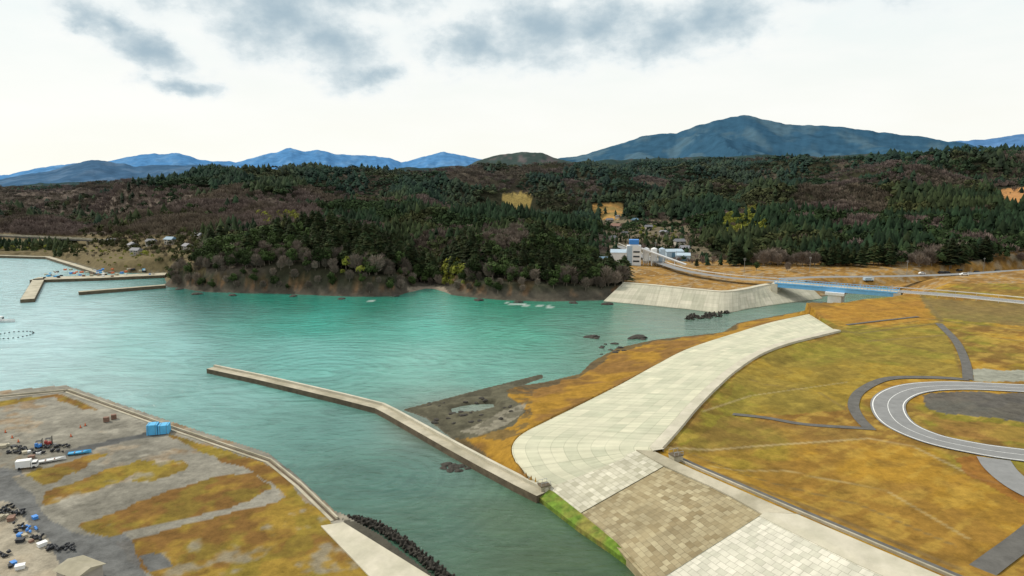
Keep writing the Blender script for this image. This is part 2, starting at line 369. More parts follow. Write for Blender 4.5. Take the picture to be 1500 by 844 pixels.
    P([(1425,540),(1600,545),(1600,560),(1425,557)],np.array([.25,.25,.20]),1,right)
    P([(1345,436),(1600,448),(1600,490),(1370,466)],np.array([.16,.12,.045]),.75,right)
    P([(1400,670),(1430,668),(1470,700),(1520,725),(1520,750),(1420,700)],np.array([.22,.09,.02]),.8,right)
    ib=inside(X,Y,beach)&(sR>-1)
    bc=lerp(np.tile(C_brn*1.15,(len(X),1)),C_och,sm((n1-.4)*6)*.8)
    c=np.where(ib[:,None],bc,c)
    P([(575,606),(600,596),(800,544),(790,556),(740,572),(770,600),(755,625),(690,645),(660,640)],np.array([.095,.088,.058]),1,ib|(sR>-3)&(Y>130)&(X<30))
    P([(735,600),(772,590),(762,612),(710,640),(675,632)],np.array([.22,.20,.15]),.85,ib)
    wet=(ib)&(Z<.45);c=lerp(c,C_rock,wet*.75)
    dk=ib&(n3>.56)&(py<645)&(px<780);c=lerp(c,C_rock,dk*.6)
    yd=sY>-1
    yc=lerp(np.tile(C_grav,(len(X),1)),C_grav*.6,sm((n2-.45)*6)*.7);yc=lerp(yc,C_brn*1.3,sm((n6*.6+n3*.4-.54)*10)*.5);yc=lerp(yc,C_grav*1.4,sm((n1*.5+n3*.5-.58)*9)*.5)
    c=np.where(yd[:,None],yc,c)
    gr=lerp(np.tile(C_brn*.95,(len(X),1)),np.array([.25,.165,.028]),sm((n3*.35+n6*.65-.43)*7)*.85)
    gr=lerp(gr,C_grn,sm((n7-.5)*8)*.4);gr=lerp(gr,C_grav*.9,sm((n1*.5+n3*.5-.62)*10)*.7)
    edge=(n3-.5)*10+(n1-.5)*8
    pxe=px+edge;pye=py+edge*.35
    for poly in [[(40,700),(60,688),(130,668),(165,668),(120,690),(60,712)],[(55,722),(140,695),(205,676),(235,680),(180,706),(70,742)],[(205,690),(270,676),(282,684),(225,706),(200,705)],
        [(115,765),(200,735),(300,703),(370,694),(392,716),(330,745),(240,768),(150,790)],[(170,796),(250,778),(330,752),(430,722),(470,745),(490,768),(560,850),(620,930),(300,1000),(240,850),(190,822)],
        [(240,632),(300,650),(395,682),(470,752),(440,742),(370,694),(300,664)],[(-50,590),(90,578),(150,600),(120,600),(80,584),(-50,597)]]:
        m=pmask(pxe,pye,poly)&yd;c=np.where(m[:,None],gr,c)
    for poly,cc in [([(95,662),(225,630),(248,636),(140,660),(100,668)],.08),([(205,815),(240,812),(260,832),(225,838)],.11),([(-50,676),(30,690),(40,700),(-50,700)],.12)]:
        m=pmask(px,py,poly)&yd;c=np.where(m[:,None],np.array([cc,cc,cc*.95]),c)
    P([(-50,690),(10,690),(50,735),(105,775),(150,788),(185,785),(215,835),(280,950),(190,950),(110,850),(40,770),(-50,740)],np.array([.115,.117,.115]),.9,yd)
    P([(-50,735),(5,735),(60,775),(100,850),(100,950),(-50,950)],np.array([.32,.28,.21]),.8,yd)
    P([(505,764),(560,764),(700,850),(760,960),(700,960),(600,840)],np.array([.07,.065,.05]),1,yd)
    sF=linedist(X,Y,polyFar[:30])
    shore=(Y>330)&(X<65)&(X>-205)&(Z<9)&(sF<16)
    rc=lerp(np.tile(np.array([.075,.066,.05]),(len(X),1)),np.array([.20,.11,.055]),sm((fbm(X/8,Y/8,51,4)-.54)*9)*np.clip((Z-1.5)/2,0,1)*.8)
    rc=lerp(rc,np.array([.03,.035,.018]),sm((Z-3)/3)*.7)
    c=np.where(shore[:,None],rc,c)
    P([(595,420),(650,420),(660,434),(640,428),(600,430)],np.array([.24,.20,.15]),.9,shore)
    sand=(Z<.3)&(Z>-1.2)&(~shore)&(~ib);c=lerp(c,np.array([.12,.11,.08]),sand*.8)
    return c
az=np.radians(np.linspace(-50,50,840));rr=np.exp(np.linspace(math.log(52),math.log(2700),680))
AZ,RR=np.meshgrid(az,rr);X=(RR*np.sin(AZ)).ravel();Y=(RR*np.cos(AZ)).ravel()
Z=height(X,Y);Cg=cover(X,Y,Z)
nr,nc=AZ.shape;ii=(np.arange(nr-1)[:,None]*nc+np.arange(nc-1)[None,:]).ravel()
Fq=np.stack([ii,ii+1,ii+nc+1,ii+nc],1)
g=obj('ground',fast_mesh('ground',np.stack([X,Y,Z],1),Fq,Cg),mat=M['ground'],smooth=True);structure(g)
# ---------------- water
waz=np.radians(np.linspace(-62,62,420));wr=np.exp(np.linspace(math.log(25),math.log(14000),520))
A2,R2=np.meshgrid(waz,wr);WX=(R2*np.sin(A2)).ravel();WY=(R2*np.cos(A2)).ravel()
wp=[(0,400,(.33,.53,.55)),(60,480,(.36,.55,.57)),(20,540,(.31,.48,.49)),(200,500,(.20,.43,.41)),(300,440,(.02,.13,.105)),(420,445,(.012,.17,.12)),(480,470,(.025,.30,.23)),(560,450,(.012,.15,.10)),  # water tints; the pale left-hand tones have sky reflection painted in
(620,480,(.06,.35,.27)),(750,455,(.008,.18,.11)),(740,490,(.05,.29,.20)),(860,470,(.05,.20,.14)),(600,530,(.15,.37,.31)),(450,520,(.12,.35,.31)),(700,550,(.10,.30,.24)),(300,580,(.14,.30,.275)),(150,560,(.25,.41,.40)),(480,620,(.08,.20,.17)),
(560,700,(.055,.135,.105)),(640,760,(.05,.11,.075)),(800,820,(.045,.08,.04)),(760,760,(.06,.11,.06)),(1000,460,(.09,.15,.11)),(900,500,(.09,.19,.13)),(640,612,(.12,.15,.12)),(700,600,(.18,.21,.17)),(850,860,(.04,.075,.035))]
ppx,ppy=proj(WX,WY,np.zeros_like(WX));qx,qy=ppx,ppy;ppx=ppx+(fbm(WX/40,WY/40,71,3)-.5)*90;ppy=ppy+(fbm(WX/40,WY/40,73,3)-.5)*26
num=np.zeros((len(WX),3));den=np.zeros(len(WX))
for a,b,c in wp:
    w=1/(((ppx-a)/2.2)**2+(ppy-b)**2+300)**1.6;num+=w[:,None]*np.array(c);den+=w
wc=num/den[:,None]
fo=fbm(WX/2.2,WY/2.2,81,3)
for poly in [[(528,439),(550,441),(546,444),(532,443)],[(735,443),(830,450),(826,452),(780,449),(735,445)]]:
    m=inside(qx,qy,poly)&(fo>.5);wc[m]=[.42,.5,.46]
nr,nc=A2.shape;ii=(np.arange(nr-1)[:,None]*nc+np.arange(nc-1)[None,:]).ravel()
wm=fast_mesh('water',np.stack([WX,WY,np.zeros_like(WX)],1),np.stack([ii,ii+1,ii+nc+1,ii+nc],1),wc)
m=bpy.data.materials.new('sea_water');m.use_nodes=True;t=NT(m);b=t.n['Principled BSDF'];b.inputs['Roughness'].default_value=.09;b.inputs['IOR'].default_value=1.33
c=t.a('ShaderNodeAttribute',attribute_name='Col')
gg=t.a('ShaderNodeNewGeometry')
mp=t.a('ShaderNodeMapping');mp.inputs['Rotation'].default_value=(0,0,.5);mp.inputs['Scale'].default_value=(.35,.9,1);t.k(gg.outputs['Position'],mp.inputs['Vector'])
n1=t.a('ShaderNodeTexNoise',i_Scale=1.0,i_Detail=6,i_Roughness=.65,i_Distortion=.5);t.k(mp.outputs[0],n1.inputs['Vector'])
mp2=t.a('ShaderNodeMapping');mp2.inputs['Rotation'].default_value=(0,0,-.45);mp2.inputs['Scale'].default_value=(.06,.15,1);t.k(gg.outputs['Position'],mp2.inputs['Vector'])
n2=t.a('ShaderNodeTexNoise',i_Scale=1.0,i_Detail=4,i_Distortion=1.6);t.k(mp2.outputs[0],n2.inputs['Vector'])
ad=t.a('ShaderNodeMath',operation='MULTIPLY_ADD');t.k(n2.outputs['Fac'],ad.inputs[0]);ad.inputs[1].default_value=2.2;t.k(n1.outputs['Fac'],ad.inputs[2])
cur=ad.outputs[0]
for (cx_,cy_,wl,am,fade) in((470,548,4.4,.16,75),(540,700,3.2,.19,55),(800,500,4.2,.10,70)):
    q=G(cx_,cy_);mq=t.a('ShaderNodeMapping');mq.inputs['Location'].default_value=(-q[0],-q[1],0);t.k(gg.outputs['Position'],mq.inputs[0])
    wv=t.a('ShaderNodeTexWave',wave_type='RINGS',rings_direction='Z',i_Scale=.314/wl,i_Distortion=5.5,i_Detail=3.0);wv.inputs['Detail Scale'].default_value=.45;t.k(mq.outputs[0],wv.inputs['Vector'])
    ln=t.a('ShaderNodeVectorMath',operation='LENGTH');t.k(mq.outputs[0],ln.inputs[0])
    r_=t.a('ShaderNodeMapRange',interpolation_type='SMOOTHSTEP');r_.inputs['From Min'].default_value=10;r_.inputs['From Max'].default_value=fade;r_.inputs['To Min'].default_value=am*3;r_.inputs['To Max'].default_value=0;t.k(ln.outputs['Value'],r_.inputs['Value'])
    ma=t.a('ShaderNodeMath',operation='MULTIPLY_ADD');t.k(wv.outputs['Fac'],ma.inputs[0]);t.k(r_.outputs[0],ma.inputs[1]);t.k(cur,ma.inputs[2]);cur=ma.outputs[0]
bp=t.a('ShaderNodeBump',i_Strength=.9,i_Distance=.3);t.k(cur,bp.inputs['Height']);t.k(bp.outputs[0],b.inputs['Normal'])
mr=t.a('ShaderNodeMapRange');mr.inputs['From Min'].default_value=.3;mr.inputs['From Max'].default_value=.7;mr.inputs['To Min'].default_value=.82;mr.inputs['To Max'].default_value=1.18;t.k(n2.outputs['Fac'],mr.inputs['Value'])
vm=t.a('ShaderNodeVectorMath',operation='SCALE');t.k(c.outputs['Color'],vm.inputs[0]);t.k(mr.outputs[0],vm.inputs['Scale']);t.k(vm.outputs[0],b.inputs['Base Color'])
structure(obj('water',wm,mat=m))
# ---------------- mountains
M['mount']=mat('hazed_mountain_forest',(0,0,0),1,.22,.012,0,attr=True,detail=8,spec=0)
def mountain(name,prof,D,depth,c1,c2,seed,noise=.12):  # range colours include distance haze, painted in as a blue tint
    xs=np.linspace(prof[0][0],prof[-1][0],int((prof[-1][0]-prof[0][0])/2.0))
    ys=np.interp(xs,[p[0] for p in prof],[p[1] for p in prof])
    ys=ys+(fbm(xs/14,xs*0,seed,4)-.5)*4
    u=(xs-750)/F;v=(422-ys)/F;dy=CP+v*SP;dz=-SP+v*CP;az_=np.arctan2(u,dy);zt=H+dz/np.hypot(u,dy)*D
    nrow=60;V=[];s=np.linspace(-1,.5,nrow)
    for k in s:
        R=D+k*depth;env=(1-abs(k))**1.1 if k<0 else (1-k*1.6)
        x=np.sin(az_)*R;y=np.cos(az_)*R
        rid=np.abs(fbm(x/(depth*.20)+k,y/(depth*.6),seed+5,5)-.5)*2
        z=zt*env-np.abs(zt)*noise*3.2*rid*abs(k)**.5*(1 if k<0 else .3)
        V.append(np.stack([x,y,np.maximum(z,-20)],1))
    V=np.concatenate(V);n=len(xs);ii=(np.arange(nrow-1)[:,None]*n+np.arange(n-1)[None,:]).ravel()
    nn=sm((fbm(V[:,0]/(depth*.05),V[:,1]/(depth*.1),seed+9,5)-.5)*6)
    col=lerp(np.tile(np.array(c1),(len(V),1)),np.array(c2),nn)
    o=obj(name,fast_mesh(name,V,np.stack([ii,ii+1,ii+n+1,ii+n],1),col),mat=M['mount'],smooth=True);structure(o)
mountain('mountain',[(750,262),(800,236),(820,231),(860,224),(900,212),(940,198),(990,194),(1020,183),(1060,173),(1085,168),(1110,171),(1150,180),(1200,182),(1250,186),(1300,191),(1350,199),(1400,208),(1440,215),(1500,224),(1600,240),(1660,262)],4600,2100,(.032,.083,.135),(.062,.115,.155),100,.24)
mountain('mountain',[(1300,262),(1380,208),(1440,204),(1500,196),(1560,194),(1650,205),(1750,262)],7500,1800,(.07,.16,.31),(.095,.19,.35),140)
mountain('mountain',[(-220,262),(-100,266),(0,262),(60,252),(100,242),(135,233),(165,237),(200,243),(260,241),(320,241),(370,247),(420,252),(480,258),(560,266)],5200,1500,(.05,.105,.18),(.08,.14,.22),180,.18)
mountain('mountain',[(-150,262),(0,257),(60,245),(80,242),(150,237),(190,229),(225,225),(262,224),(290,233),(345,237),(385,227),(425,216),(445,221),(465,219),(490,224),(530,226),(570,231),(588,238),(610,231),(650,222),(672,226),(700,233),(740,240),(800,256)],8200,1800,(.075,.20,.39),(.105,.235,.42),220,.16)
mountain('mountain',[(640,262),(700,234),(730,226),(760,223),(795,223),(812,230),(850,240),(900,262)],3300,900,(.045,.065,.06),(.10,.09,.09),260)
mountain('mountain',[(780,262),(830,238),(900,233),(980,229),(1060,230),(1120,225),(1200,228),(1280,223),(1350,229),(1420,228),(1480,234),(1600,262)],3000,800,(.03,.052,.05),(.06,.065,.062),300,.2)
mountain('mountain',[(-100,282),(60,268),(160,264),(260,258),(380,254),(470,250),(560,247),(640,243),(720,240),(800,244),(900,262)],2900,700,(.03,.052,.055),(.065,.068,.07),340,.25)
# ---------------- seawalls
def lin(a,b,t): return [tuple(np.array(p)*(1-t)+np.array(q)*t) for p,q in zip(a,b)]
sw=bpy.data.objects.new('seawall',None);COL.objects.link(sw)
top(sw,"long pale concrete seawall curving between beach and grass fields","seawall")
skirt=[(p[0],p[1],p[2]-3) for p in A_toe]
loft('slope_paving',[skirt,A_toe]+[lin(A_toe,A_cr,t) for t in(.25,.5,.75)]+[A_cr],[M['slabA']],parent=sw,smooth=True)
inn=offset(A_cr,2.3);inn2=offset(A_cr,2.45)
loft('crest_cap',[[(p[0],p[1],p[2]) for p in A_cr],[(p[0],p[1],p[2]+.25) for p in A_cr],[(p[0],p[1],10.27) for p in inn],[(p[0],p[1],8.0) for p in inn2]],[M['concnew']],parent=sw)
loft('end_wall',[[A_toe[-1],A_cr[-1]],[(A_toe[-1][0],A_toe[-1][1],1),(A_cr[-1][0],A_cr[-1][1],1)]],[M['conc']],parent=sw)
sw2=bpy.data.objects.new('seawall',None);COL.objects.link(sw2)
top(sw2,"block-paved concrete seawall with brown and white panels beside the channel","seawall")
def seg(L,a,b,n=8):
    out=[]
    for i in range(n+1):
        t=a+(b-a)*i/n;k=min(int(t),len(L)-2);f=t-k;out.append(tuple(np.array(L[k])*(1-f)+np.array(L[k+1])*f))
    return out
def up(L,d): return [(p[0],p[1],p[2]+d) for p in L]
loft('slope_paving',[up(seg(B_toe,0,1),-3),seg(B_toe,0,1),seg(B_top,0,1)],[M['slabB1']],parent=sw2)["label"]="light grey block paving panel"
loft('slope_paving',[up(seg(B_toe,1,3),-3),up(seg(B_toe,1,3),-.12),up(seg(B_top,1,3),-.12)],[M['slabB2']],parent=sw2)["label"]="weathered brown block paving panel"
B3t=up(seg(B_toe,2.97,5),.5);B3p=up(seg(B_top,2.97,5),.5);B3i=up(seg(B_in,2.97,5),.35)
o=loft('slope_paving',[up(B3t,-4),B3t,lin(B3t,B3p,.95)],[M['slabB3']],parent=sw2);o["label"]="newer white block paving panel"
loft('crest_cap',[up(lin(B3t,B3p,.95),-1.5),up(lin(B3t,B3p,.95),.08),up(B3p,.1),up(lin(B3p,B3i,.9),.05),up(lin(B3p,B3i,.9),-1.2)],[M['concnew']],parent=sw2)
e=[B3t[0],B3p[0],B3i[0]];loft('end_wall',[up(e,-1.6),up(e,.1)],[M['concnew']],parent=sw2)
loft('crest_cap',[up(seg(B_top,0,3),-.1),up(seg(B_top,0,3),.15),up(seg(B_in,0,3),.1),up(seg(B_in,0,3),-1.5)],[M['conc']],parent=sw2)
vo=[G(*p,0) for p in [(772,722),(800,743),(848,780),(895,812),(945,850),(1080,960),(1260,1120)]]
vi=[G(*p,1.6) for p in [(792,712),(812,722),(850,752),(902,795),(962,860),(1112,985),(1302,1150)]]
structure(loft('verge',[up(vo,-.6),up(vo,.9),up(vi,.15)],[M['green']]))
structure(prism('kerb',[(p[0],p[1]) for p in offset(seg(B_in,.3,5,20),-1.6)],.35,8.8,10.0,M['conc']))
structure(ribbon('path',[(p[0],p[1]) for p in offset(seg(B_in,.3,5,20),-2.6)],.9,9.72,M['roadold']))
ct=catmull([G(*p) for p in [(884,441,.3),(950,447,.3),(1010,453,.3),(1060,458,.3),(1100,451,.3),(1150,444,.3),(1205,437,.3)]],6)
cc=catmull([G(*p) for p in [(912,415,7),(960,419,7),(1020,425,7),(1062,428,7),(1095,424,7),(1130,417,7),(1178,412,7)]],6)
sw3=top(loft('seawall',[up(ct,-3),ct,cc,[(p[0],p[1],7.3) for p in cc],[(p[0],p[1],7.3) for p in offset(cc,-3)],[(p[0],p[1],4) for p in offset(cc,-3)]],[M['slabC'],M['concnew']],mi=[0,0,1,1,1]),"pale sloping concrete seawall lining the far river bank","seawall")
# jetty
jc=[G(*p,1.6) for p in [(309,538),(380,553),(440,567),(500,581),(556,595),(572,603),(610,624),(660,652),(710,679),(762,706),(795,722)]]
j=bpy.data.objects.new('jetty',None);COL.objects.link(j);top(j,"long slim concrete jetty with parapet reaching into the bay","jetty")
J2=[(p[0],p[1]) for p in jc]
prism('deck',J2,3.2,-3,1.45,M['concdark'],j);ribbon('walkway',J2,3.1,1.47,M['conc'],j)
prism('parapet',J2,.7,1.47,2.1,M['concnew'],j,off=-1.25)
yq=[G(*p,2) for p in [(-400,620),(-60,590),(0,582),(98,573)]];yq2=[G(*p,2) for p in [(98,573),(250,627),(395,676),(440,712),(492,762)]]
for q in(yq,yq2):
    w=bpy.data.objects.new('quay_wall',None);COL.objects.link(w);top(w,"weathered concrete quay wall around the fishing yard","wall")
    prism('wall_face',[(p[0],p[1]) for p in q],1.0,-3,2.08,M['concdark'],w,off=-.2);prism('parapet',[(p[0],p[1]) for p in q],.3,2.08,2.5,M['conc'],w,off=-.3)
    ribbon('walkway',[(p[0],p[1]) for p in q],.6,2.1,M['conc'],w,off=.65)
dl=[G(*p) for p in [(470,770,2.2),(545,848,2.2),(640,960,2.2)]];dr=[G(*p) for p in [(503,765,3.2),(640,850,3.2),(780,960,3.2)]]
top(loft('seawall',[up(dl,-.6),dl,dr,up(dr,-5)],[M['concnew']]),"pale concrete revetment ramp at the yard corner","seawall")
hq=[([(115,427),(242,417)],4,"dark concrete breakwater with pale top in the harbour"),([(40,438),(57,408)],6,"short concrete quay arm in the fishing harbour"),([(50,408),(150,405),(243,401)],13,"concrete fishing harbour quay lined with gear"),([(-150,370),(70,376),(110,388),(152,401)],4,"long low breakwater along the far shore")]
for pts,w,l in hq:
    P_=[G(*p,1.8)[:2] for p in pts]
    o=bpy.data.objects.new('breakwater',None);COL.objects.link(o);top(o,l,"breakwater")
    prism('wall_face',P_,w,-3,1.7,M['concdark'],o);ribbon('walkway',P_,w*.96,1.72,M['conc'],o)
# ---------------- roads
def road(px,z,w,name='road',mt='asphalt',lines=True,sub=8):
    pts=catmull([G(a,b_,z) for a,b_ in px],sub);P_=[(p[0],p[1]) for p in pts]
    structure(ribbon(name,P_,w,z+.07,M[mt]))
    if lines:
        for s_ in(-1,1): structure(ribbon('road_marking',P_,.22,z+.085,M['paint'],off=s_*(w/2-.5)))
        structure(ribbon('road_marking',P_,.13,z+.085,M['paint']))
RZ=FZ+.12
road([(1800,590),(1620,574),(1500,569),(1400,565),(1335,570),(1302,588),(1312,617),(1360,641),(1430,657),(1500,667),(1620,680),(1800,700)],RZ,7.2)
road([(1455,672),(1468,690),(1500,715),(1560,745)],RZ-.01,5.4,lines=False)
road([(1375,474),(1400,500),(1414,530),(1418,556)],RZ,2.4,'path','roadold',False)
road([(1418,556),(1360,553),(1300,555),(1262,572),(1250,592),(1258,612),(1275,630)],RZ-.01,2.4,'path','roadold',False)
road([(1065,606),(1120,612),(1180,622),(1270,628)],RZ-.02,1.6,'path','roadold',False)
road([(1560,740),(1500,790),(1460,820),(1420,850),(1380,880)],RZ,3.2,'path','roadold',False)
road([(1240,476),(1290,470),(1345,464)],RZ,1.4,'path','roadold',False)
road([(1316,427),(1400,433),(1500,443),(1650,460)],8.92,8.6)
road([(905,360),(940,375),(975,388),(1010,398),(1070,407),(1140,412)],8.5,6,lines=False)
road([(1140,409),(1200,406),(1300,405),(1400,402),(1500,396),(1600,392)],8.2,6,lines=False)
pm_=MB().tube((0,0,-.5),(0,0,.8),.07,.07,5).me('post');pm_.materials.append(M['steel'])
def rail(px,z,lab):
    pts=catmull([G(a,b_,z) for a,b_ in px],6);P_=[(p[0],p[1]) for p in pts]
    r=bpy.data.objects.new('guardrail',None);COL.objects.link(r);top(r,lab,"guardrail")
    prism('rail',P_,.12,z+.45,z+.8,M['white'],r)
    for p in P_[::2]:
        o=obj('post',pm_,r);o.location=(p[0],p[1],z)
rail([(905,357),(940,372),(975,385),(1010,395),(1070,404),(1138,409)],8.6,"white guardrail beside the curving valley road")
rail([(1324,431),(1400,437),(1500,447),(1650,464)],8.9,"white guardrail along the embankment road")
rail([(1318,423),(1400,429),(1500,438),(1650,455)],8.9,"white guardrail on the inland side of the embankment road")
# bridge
br=bpy.data.objects.new('bridge',None);COL.objects.link(br);top(br,"blue steel girder road bridge over the river mouth","bridge")
bl=np.array(G(1138,413,9));brr=np.array(G(1316,427,9))
bpm=[tuple(bl[:2]*(1-t)+brr[:2]*t) for t in np.linspace(0,1,13)]
prism('deck',bpm,9,8.7,9.0,M['conc'],br)
for s_ in(-4.2,4.2): prism('girder',bpm,.6,6.9,8.7,M['girder'],br,off=s_)
for s_ in(-4.7,4.7):
    prism('kerb',bpm,.35,8.75,9.3,M['girder'],br,off=s_)
    prism('handrail',bpm,.16,10.0,10.18,M['girder'],br,off=s_)
    mb=MB()
    a=offset([tuple(bl[:2]*(1-t)+brr[:2]*t) for t in np.linspace(0,1,40)],s_)
    for p in a: mb.box(p[0]-.07,p[0]+.07,p[1]-.07,p[1]+.07,9.3,10.0)
    obj('baluster',mb.me('baluster'),br,M['girder'])["kind"]="stuff"
ang=math.atan2(brr[1]-bl[1],brr[0]-bl[0])
pc=bl*.48+brr*.52
mb=MB();mb.box(-3.0,3.0,-6.5,4.3,-2,5.6,rot=ang,c=pc[:2]);mb.box(-4.2,4.2,-7.2,5.0,5.6,6.9,rot=ang,c=pc[:2]);obj('pier',mb.me('pier'),br,M['white'])
for q in(bl,brr):
    mb=MB();mb.box(-1.5,1.5,-5,5,1,8.65,rot=ang,c=q[:2]);obj('abutment',mb.me('abutment'),br,M['concnew'])
hw=[G(*p,8) for p in [(-250,341),(-100,343),(0,345),(90,349),(165,353)]]
v_=bpy.data.objects.new('viaduct',None);COL.objects.link(v_);top(v_,"long grey elevated highway along the far shore","viaduct")
hp=[(p[0],p[1]) for p in catmull(hw,6)]
prism('deck',hp,7,6.8,8,M['roadold'],v_)
for s_ in(-3.3,3.3): prism('parapet',hp,.3,8,8.9,M['conc'],v_,off=s_)
for p in hp[::3]:
    mb=MB();mb.tube((p[0],p[1],0),(p[0],p[1],6.8),1.1,1.1,8);obj('pier',mb.me('pier'),v_,M['conc'])
def copy_thing(root,loc,rot=0,scale=None,label=None):
    n=root.copy();COL.objects.link(n);n.location=loc;n.rotation_euler=(0,0,rot)
    if scale is not None:n.scale=scale if hasattr(scale,'__len__') else (scale,)*3
    if label:n["label"]=label
    for c in root.children:
        k=c.copy();k.parent=n;COL.objects.link(k)
        for d in c.children:
            e=d.copy();e.parent=k;COL.objects.link(e)
    return n
def empty(name,loc=(0,0,0),rot=0):
    e=bpy.data.objects.new(name,None);COL.objects.link(e);e.location=loc;e.rotation_euler=(0,0,rot);return e
# ---------------- trees
def quads(Q):
    V=Q.reshape(-1,3);Fa=np.arange(len(V)).reshape(-1,4);return V,Fa
def cedar(seed):
    r=np.random.default_rng(seed);Q=[];h=16.;R=3.4+r.random()*.9;zb=h*(.12+r.random()*.12)
    for i in range(26):
        f=i/25;z=zb+(h-zb)*f;rad=R*(1-f**1.8)**.8*(.75+.45*r.random())+.2
        nb=12 if f<.7 else 9
        for k in range(nb):
            a=2*math.pi*(k+r.random()*.8)/nb+i;rr_=rad*(.6+.55*r.random());w=rr_*.28+.15
            d=np.array([math.cos(a),math.sin(a),0]);s=np.array([-d[1],d[0],0]);dr=-.1+.6*r.random()
            p0=np.array([0,0,z+.35*rr_])+d*.15*rr_
            Q.append([p0-s*w*.4,p0+s*w*.4,d*rr_*.75+s*w+np.array([0,0,z-dr*.4*rr_]),d*rr_*1.05+np.array([0,0,z-dr*rr_*.6])])
            Q.append([p0-s*w*.4,d*rr_*1.05+np.array([0,0,z-dr*rr_*.6]),d*rr_*.75-s*w+np.array([0,0,z-dr*.3*rr_]),p0])
    return quads(np.array(Q))
def clump(seed,n=16,R=3.8,h=11.5,zc=6.6,k=50,s=.5):
    r=np.random.default_rng(seed);Q=[]
    for i in range(n):
        d=r.normal(size=3);d/=np.linalg.norm(d);d*=r.random()**.4
        c=np.array([d[0]*R*.8,d[1]*R*.8,zc+d[2]*(h-zc)*.75]);cr=R*(.32+.22*r.random())
        for j in range(k):
            e=r.normal(size=3);e/=np.linalg.norm(e);p=c+e*cr*(.85+.25*r.random())
            a=r.normal(size=3);a-=a.dot(e)*e*.7;a/=np.linalg.norm(a);b_=np.cross(e,a);q=s*(.6+.8*r.random())
            Q.append([p-a*q,p-b_*q*.8,p+a*q,p+b_*q*.8])
    return quads(np.array(Q))
def trunkmesh(h,r,limbs,seed):
    rn=random.Random(seed);mb=MB();mb.tube((0,0,-.6),(0,0,h*.5),r,r*.7,7);mb.tube((0,0,h*.5),(.1,.1,h),r*.7,r*.15,7)
    for i in range(limbs):
        z=h*(.3+.55*rn.random());a=rn.random()*6.28;L=h*.28*rn.uniform(.6,1.1)
        mb.tube((0,0,z),(math.cos(a)*L,math.sin(a)*L,z+L*.8),r*.35,r*.1,5)
    return mb.me('trunk')
def baretwigs(seed,n=520,h=10.,R=3.9):
    r=np.random.default_rng(seed);Q=[]
    for i in range(n):
        a=r.random()*6.28;rad=R*(.2+.8*r.random()**.6);f=r.random()
        z0=h*(.2+.62*f);rm=rad*math.sin(math.pi*min(1,(z0/h)*.85+.1))
        p=np.array([math.cos(a)*rm*.55,math.sin(a)*rm*.55,z0])
        q=p+np.array([math.cos(a+r.normal()*.5)*rm*.5,math.sin(a+r.normal()*.5)*rm*.5,h*.16*(.4+r.random())])
        w=.05+.08*r.random();s=np.cross(q-p,r.normal(size=3));s/=np.linalg.norm(s)+1e-6
        Q.append([p-s*w,p+s*w,q+s*w*.5,q-s*w*.5])
    return quads(np.array(Q))
protos={}
def proto(kind):
    out=[]
    for v in range(4 if kind=='cedar_tree' else 3):
        if kind=='cedar_tree':
            V,Fa=cedar(v+1);cm=fast_mesh('crown',V,Fa);cm.materials.append(M['needle']);tm=trunkmesh(15.2,.26,3,v)
        elif kind=='broadleaf_tree':
            V,Fa=clump(v+20);cm=fast_mesh('crown',V,Fa);cm.materials.append(M['leaf']);tm=trunkmesh(8,.3,6,v)
        else:
            V,Fa=baretwigs(v+40);cm=fast_mesh('crown',V,Fa);cm.materials.append(M['twig']);tm=trunkmesh(8.5,.22,12,v)
        tm.materials.append(M['bark']);out.append((tm,cm))
    return out
for k in('cedar_tree','broadleaf_tree','bare_tree'):protos[k]=proto(k)
def grid(x0,x1,y0,y1,s):
    gx,gy=np.meshgrid(np.arange(x0,x1,s),np.arange(y0,y1,s));gx=gx.ravel()+rng.uniform(-.7,.7,gx.size)*s;gy=gy.ravel()+rng.uniform(-.7,.7,gy.size)*s
    return gx,gy,np.full(gx.size,s)
S=[grid(-520,640,350,720,4.4),grid(-1000,1000,720,1150,6.2),grid(-1750,1750,1150,2060,9.0)]
TX=np.concatenate([s[0] for s in S]);TYY=np.concatenate([s[1] for s in S]);TS=np.concatenate([s[2] for s in S])
k=np.abs(TX/TYY)<.84;TX,TYY,TS=TX[k],TYY[k],TS[k]
TZ=height(TX,TYY)
sf=sd(TX,TYY,polyFar)
k=(TZ>1.0)&((sf>1)|(TX>150));TX,TYY,TS,TZ,sf=TX[k],TYY[k],TS[k],TZ[k],sf[k]
px,py=proj(TX,TYY,TZ)
nn=fbm(TX/95,TYY/150,61,4);rd=rng.random(len(TX))
thr=np.interp(px,[0,450,800,1500],[.52,.585,.615,.615])
kind=np.where(nn+.10*(rd-.5)>thr,2,0) # 0 cedar 1 broadleaf 2 bare 3 bamboo
kind=np.where((kind==0)&(fbm(TX/45,TYY/60,67,3)+.14*(rng.random(len(TX))-.5)>.49),1,kind)
def PM(poly): return inside(px,py,poly)
keep=np.ones(len(TX),bool)
leftb=PM([(-200,274),(150,272),(330,280),(430,290),(420,335),(240,352),(-200,352)])
kind=np.where(leftb&(rd<.80),2,kind);keep&=~(leftb&(rng.random(len(TX))<.15))
frontR=(TX>120)&(TYY<620);fr=fbm(TX/28,TYY/28,77,3)
kind=np.where(frontR&(fr>.60),2,np.where(frontR&(fr>.50),1,np.where(frontR,0,kind)))
keep&=~(frontR&(fr<.33)&(rng.random(len(TX))<.6))
band=(TYY>480)&(TYY<600)&(TX>-230)&(TX<70);kind=np.where(band&(rd<.35),2,kind)
head=(TYY<480)&(TX<70)&(TX>-215)
hk=head&(sf>=16);kind=np.where(hk&(kind==2)&(rd<.9),1,kind);kind=np.where(hk&(kind==0)&(rd<.35),1,kind)
